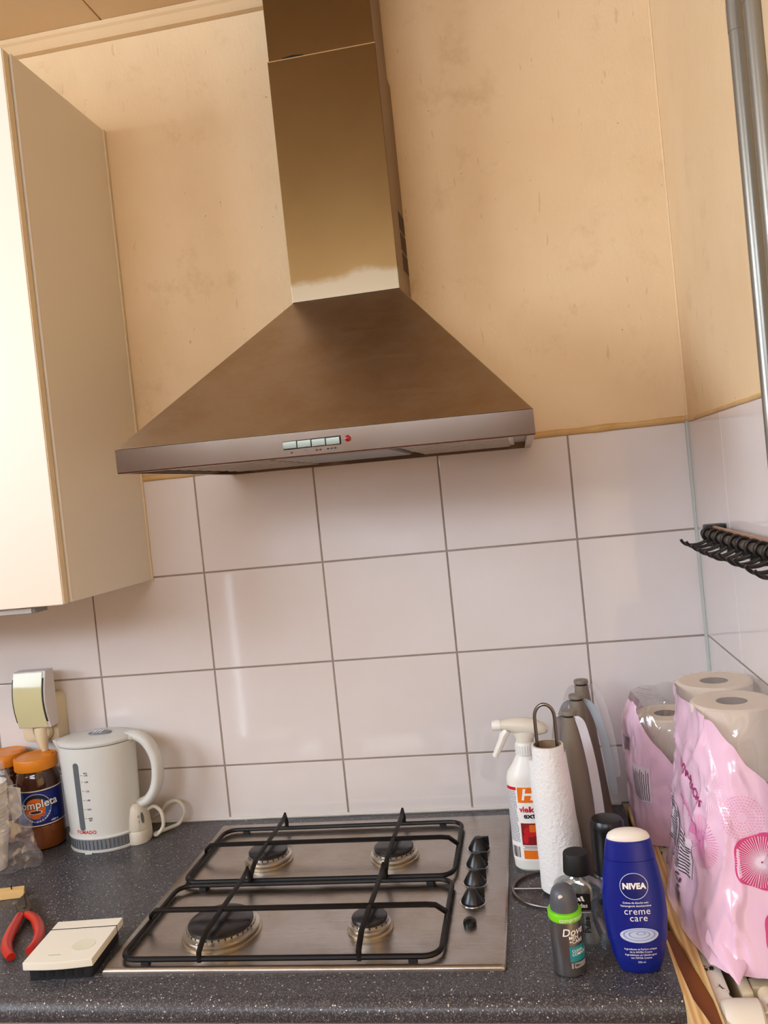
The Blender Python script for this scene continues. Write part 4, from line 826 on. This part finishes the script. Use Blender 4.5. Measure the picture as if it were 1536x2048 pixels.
def band(v0f, v1f, nz, fn):
    V = [fn(2 * PI * k / NTH, v0f(2 * PI * k / NTH) + (v1f(2 * PI * k / NTH) - v0f(2 * PI * k / NTH)) * j / nz) for j in range(nz + 1) for k in range(NTH)]
    F = [(j * NTH + k, j * NTH + (k + 1) % NTH, (j + 1) * NTH + (k + 1) % NTH, (j + 1) * NTH + k) for j in range(nz) for k in range(NTH)]
    return V, F
pb = thing('toilet_roll_bag', 'large pink and clear plastic pack of toilet rolls, the nearer of the two', 'bag', (0, 0, 0))
V, F = band(lambda t: 0, rim_v, 60, nearbag)
film = sheet('printed_film', (V, F), 'film_pink', pb, smooth=50)
V, F = band(rim_v, lambda t: 1., 12, nearbag)
n0 = len(V); base = 12 * NTH
for r_, zz in ((.93, .3135), (.6, .3128), (.25, .3122), (.02, .312)):
    k0 = len(V)
    for k in range(NTH):
        p = nearbag(2 * PI * k / NTH, 1.); V.append((-.06 + (p[0] + .06) * r_, -.396 + (p[1] + .396) * r_, zz + .0014 * noise.noise((p[0] * 60 * r_, p[1] * 60 * r_, 2))))
    for k in range(NTH): F.append((base + k, base + (k + 1) % NTH, k0 + (k + 1) % NTH, k0 + k))
    base = k0
sheet('clear_film', (V, F), 'film_clear', pb, smooth=50)
# gathered corner hanging over the front of the boards
tip = [(-.150, -.500, .010), (-.060, -.560, .012), (-.112, -.600, .0015), (-.100, -.545, .05), (-.140, -.510, .05)]
# prints: p(u, z) on the film, u = distance round the girth from the front-left corner (right positive)
_th = [math.radians(90 + k) for k in range(251)]; _arc = [0.]
for k in range(250):
    _arc.append(_arc[-1] + (Vector(nearbag(_th[k + 1], .45)) - Vector(nearbag(_th[k], .45))).length)
def U(deg): return _arc[int(round(deg - 90))]
def th_of(u):
    lo, hi = 0, 250
    while hi - lo > 1:
        mid = (lo + hi) // 2
        if _arc[mid] <= u: lo = mid
        else: hi = mid
    return _th[lo] + (_th[hi] - _th[lo]) * (u - _arc[lo]) / max(1e-6, _arc[hi] - _arc[lo])
def pf_(off):
    return lambda u, z: nearbag(th_of(u), (z - .0015) / .31, off)
def dandelion(u, z, r, n_, mt, off=.0012, r0=.12):
    f = pf_(off); parts = []
    for k in range(n_):
        a_ = 2 * PI * k / n_; c_, s_ = math.cos(a_), math.sin(a_); w_ = .00035
        q = [(u + c_ * r * r0 - s_ * w_, z + s_ * r * r0 + c_ * w_), (u + c_ * r * r0 + s_ * w_, z + s_ * r * r0 - c_ * w_), (u + c_ * r * .55 + s_ * w_, z + s_ * r * .55 - c_ * w_), (u + c_ * r + s_ * w_, z + s_ * r - c_ * w_), (u + c_ * r - s_ * w_, z + s_ * r + c_ * w_), (u + c_ * r * .55 - s_ * w_, z + s_ * r * .55 + c_ * w_)]
        parts.append(([f(*p) for p in q], [(0, 1, 2, 5), (5, 2, 3, 4)]))
    sheet('flower_print', join(*parts), mt, film, smooth=0)

dandelion(U(228), .212, .026, 44, 'ink_pale'); dandelion(U(217), .141, .034, 52, 'ink_pink', r0=.05)
f = pf_(.0012)
dots_ = []
for ring_ in range(2, 8):
    r_ = .0037 * ring_
    for k in range(ring_ * 6):
        a_ = 2 * PI * k / (ring_ * 6); dots_.append(disc_patch(f, U(262) + r_ * math.cos(a_), .1845 + r_ * math.sin(a_), .0006, .0009, 6, 1))
sheet('dot_print', join(*dots_), 'ink_pink', film, smooth=0)
rp = []
def petal(u0, z0, R_):
    V = [f(u0, z0)]; n_ = 60
    for r_ in (.35, .7, 1.):
        for k in range(n_):
            a_ = 2 * PI * k / n_; rr_ = R_ * r_ * (1 + .06 * math.cos(5 * a_)); V.append(f(u0 + rr_ * math.cos(a_), z0 + rr_ * math.sin(a_)))
    F = [(0, 1 + k, 1 + (k + 1) % n_) for k in range(n_)] + [(1 + j * n_ + k, 1 + j * n_ + (k + 1) % n_, 1 + (j + 1) * n_ + (k + 1) % n_, 1 + (j + 1) * n_ + k) for j in range(2) for k in range(n_)]
    return V, F
sheet('blossom_print', petal(U(271), .1320, .034), 'ink_rose', film)
dandelion(U(271), .1320, .031, 60, 'ink_pale', .0032, .04)
sheet('blossom_print', petal(U(288), .050, .030), 'ink_rose', film)
sheet('blossom_print', petal(U(205), .152, .011), 'ink_pink', film)
sheet('title', join(text('EXTRA', .0165, f, U(190), .214, -.30, bold=.02), text('ZACHT', .0165, f, U(206), .196, -.30, bold=.02)), 'ink_magenta', film)
sheet('title_rule', plane_patch(lambda u, v: f(u, v - (u - U(176)) * .3), U(182), U(182) + .022, .181, .1828, 6, 1), 'ink_magenta', film)
sheet('subtitle', text('toiletpapier', .0140, f, U(192), .166, -.33, shear=.2), 'ink_pink', film)
def panel(u0, u1, z0, z1):
    sheet('info_panel', plane_patch(f, u0, u1, z0, z1, 10, 10), 'ink_panel', film)
    g = pf_(.0018); rn_ = random.Random(2); q = []
    for k in range(int((z1 - z0) / .0042)):
        z = z1 - .003 - k * .0042
        q.append(plane_patch(g, u0 + .003, u1 - .002 - rn_.uniform(0, .01), z - .0018, z, 4, 1))
    return q
t_ = panel(U(160), U(180), .085, .150) + panel(U(183), U(203), .078, .130)
sheet('info_text', join(*t_), 'ink_dark', film, smooth=0)
g = pf_(.0018)
def recycle(u, z, r):
    out = []
    for k in range(3):
        a_ = PI / 2 + k * 2 * PI / 3
        P_ = [(u + r * math.cos(a_ + d_), z + r * math.sin(a_ + d_)) for d_ in (-.75, -.25, .25, .75)]; Q_ = [(u + r * .62 * math.cos(a_ + d_), z + r * .62 * math.sin(a_ + d_)) for d_ in (-.75, -.25, .25, .75)]
        out.append(([g(*p) for p in P_ + Q_], [(0, 1, 5, 4), (1, 2, 6, 5), (2, 3, 7, 6)]))
    return join(*out)
sheet('recycling_mark', recycle(U(190), .068, .0075), 'ink_dark', film, smooth=0); sheet('recycling_code', plane_patch(g, U(190) - .004, U(190) + .004, .0545, .0575, 2, 1), 'ink_dark', film, smooth=0); sheet('recycling_mark', recycle(U(176), .076, .006), 'ink_dark', film, smooth=0)
rn = random.Random(9)
sheet('barcode', join(*[plane_patch(g, U(186) + .0021 * k, U(186) + .0021 * k + rn.uniform(.0006, .0016), .028, .050, 1, 4) for k in range(10)]), 'grille_brown', film, smooth=0)
# folded film corner at the front
def flap(u, v):
    a_ = 2 * PI * u; r = (1 - v)
    bx_ = (-.105, -.530, .030); tp_ = (-.1150, -.5920, .0030)
    c_ = [bx_[i] + (tp_[i] - bx_[i]) * v for i in range(3)]
    return (c_[0] + .034 * r * math.cos(a_) + .002 * r * math.sin(5 * a_), c_[1] + .012 * r * math.sin(a_), max(.0015, c_[2] + .022 * r * math.sin(a_)))
V, F = crumple(flap, 28, 12, .0015, 60, 2); V = [(p.x, p.y, max(.0012, p.z)) for p in V]
sheet('folded_corner', (V, F), 'film_pink', pb, smooth=40)

# the further pack
FB = (-.104, -.118)
for k in range(2): roll('toilet roll showing through the clear film of the further pack' if k else 'lower toilet roll in the further pink pack', (FB[0], FB[1], .004 + .1015 * k), 'toilet rolls in the further pack')
def farbag(th, v, off=0.):
    z = .0015 + .236 * v; w = (1 - v)
    cx, cy = FB[0] + .002, FB[1] + .002; hx = .0700 + .006 * math.sin(PI * v); hy = .0880 + .004 * math.sin(PI * v)
    k_ = 1 - .18 * max(0, v - .85) / .15
    c_, s_ = math.cos(th), math.sin(th); p = 2.5
    x = cx + k_ * (hx + off) * math.copysign(abs(c_) ** (2 / p), c_); y = cy + k_ * (hy + off) * math.copysign(abs(s_) ** (2 / p), s_)
    q = Vector((x * 26, y * 26, z * 18)); wr = .008 * noise.noise(q) + .005 * abs(noise.noise(q * 2.2))
    return (x + c_ * wr, min(y + s_ * wr, -.006), z + .006 * v * noise.noise(q * 1.7))
def rim2(th):
    p = farbag(th, .5); return min(.98, max(.30, 1.02 - max(0, (p[0] + .172)) * 5.2 - max(0, -.15 - p[1]) * 2.0))
fb2 = thing('toilet_roll_bag', 'smaller crumpled pink and clear pack of toilet rolls behind, in the corner', 'bag', (0, 0, 0))
V, F = band(lambda t: 0, rim2, 24, farbag); film2 = sheet('printed_film', (V, F), 'film_pink', fb2, smooth=35)
V, F = band(rim2, lambda t: 1., 12, farbag); base = 12 * NTH
for r_, zz in ((.8, .240), (.5, .236), (.2, .232), (.02, .231)):
    k0 = len(V)
    for k in range(NTH):
        p = farbag(2 * PI * k / NTH, 1.); V.append((FB[0] + (p[0] - FB[0]) * r_, FB[1] + (p[1] - FB[1]) * r_, zz + .009 * noise.noise((p[0] * 60 * r_, p[1] * 60 * r_, 5))))
    for k in range(NTH): F.append((base + k, base + (k + 1) % NTH, k0 + (k + 1) % NTH, k0 + k))
    base = k0
sheet('clear_film', (V, F), 'film_crumple', fb2, smooth=25)
g2 = lambda u, z: farbag(math.radians(225) + u / .08, (z - .0015) / .236, .0014)
sheet('info_panel', plane_patch(g2, -.030, .016, .075, .135, 10, 10), 'ink_panel', film2)
g3 = lambda u, z: farbag(math.radians(225) + u / .08, (z - .0015) / .236, .0020)
sheet('info_text', join(*[plane_patch(g3, -.027 + .0038 * k, -.0258 + .0038 * k, .078, .130 - .003 * (k % 3), 1, 6) for k in range(11)]), 'ink_dark', film2, smooth=0)
sheet('barcode', join(*[plane_patch(g3, -.058 + .0024 * k, -.0568 + .0024 * k, .150, .172, 1, 4) for k in range(8)]), 'ink_dark', film2, smooth=0)

# ------------------------------------------------------------------ heating pipes on the right wall
for lab, y, x in (('painted grey heating pipe, the left of the two at the right edge', -.606, -.0235), ('painted grey heating pipe, the right of the two at the right edge', -.668, -.0235)):
    t = thing('heating_pipe', lab, 'pipe', (x, y, FLOOR))
    mk('pipe', tube([(0, 0, .001), (0, 0, 1.2), (.0, 0, CEIL - FLOOR - .001)], .0092, 20), 'pipe_paint', t)
    if y < -.64: mk('clip', join(box(-.0105, .0225, -.0105, .0105, 1.640, 1.656)), 'pipe_copper', t, bevel=.002)
    for q in range(3): mk('bare_patch', tube([(-.0006, -.0006, 2.02 + .17 * q), (-.0006, -.0006, 2.05 + .17 * q + .01 * q)], .0091, 14), 'pipe_paint', t)

# ------------------------------------------------------------------ hook rail
hr = thing('hook_rail', 'bronze rail with a row of black hooks on the right wall tiles', 'hook rail', (-.030, -.22, .5205))
mk('rail', tube([(0, .0, 0), (0, -.50, 0)], .0068, 16), 'rail_bronze', hr)
mk('back_strip', box(.0085, .0125, -.50, .0, .004, .012), 'rail_copper', hr, bevel=.001)
br = mk('end_bracket', ([(x, y, z) for x, y, z in box(-.002, .0292, -.012, .014, -.004, .014)[0]], box(0, 1, 0, 1, 0, 1)[1]), 'hook_black', hr, bevel=.003)
mk('end_cap', tube([(0, .001, 0), (0, .010, 0)], [.0085, .0065], 16), 'hook_black', hr)
mk('wall_bracket', box(.0125, .0292, -.49, -.47, -.004, .014), 'hook_black', hr, bevel=.003)
hookpath = smoothpath([(-.004, 0, -.0095), (-.013, 0, -.0140), (-.024, 0, -.0155), (-.034, 0, -.0140), (-.040, 0, -.0095), (-.0425, 0, -.0050)], 4)
hk = tube(hookpath, [.0034 - .0009 * k / (len(hookpath) - 1) for k in range(len(hookpath))], 10, (1.1, .9))
rg_ = tube([(.0090 * math.cos(2 * PI * k / 24), 0, .0092 * math.sin(2 * PI * k / 24)) for k in range(25)], .0026, 8)
first = None
for k in range(11):
    if first is None:
        first = mk('hook', join(hk, rg_, box(-.004, .004, -.003, .003, -.020, -.008)), 'hook_black', hr); o = first
    else:
        o = first.copy(); COL.objects.link(o); o.parent = hr
    o.location = (0, -.018 - .043 * k + random.uniform(-.005, .005), 0); o.rotation_euler = (0, random.uniform(-.10, .06), random.uniform(-.05, .05))
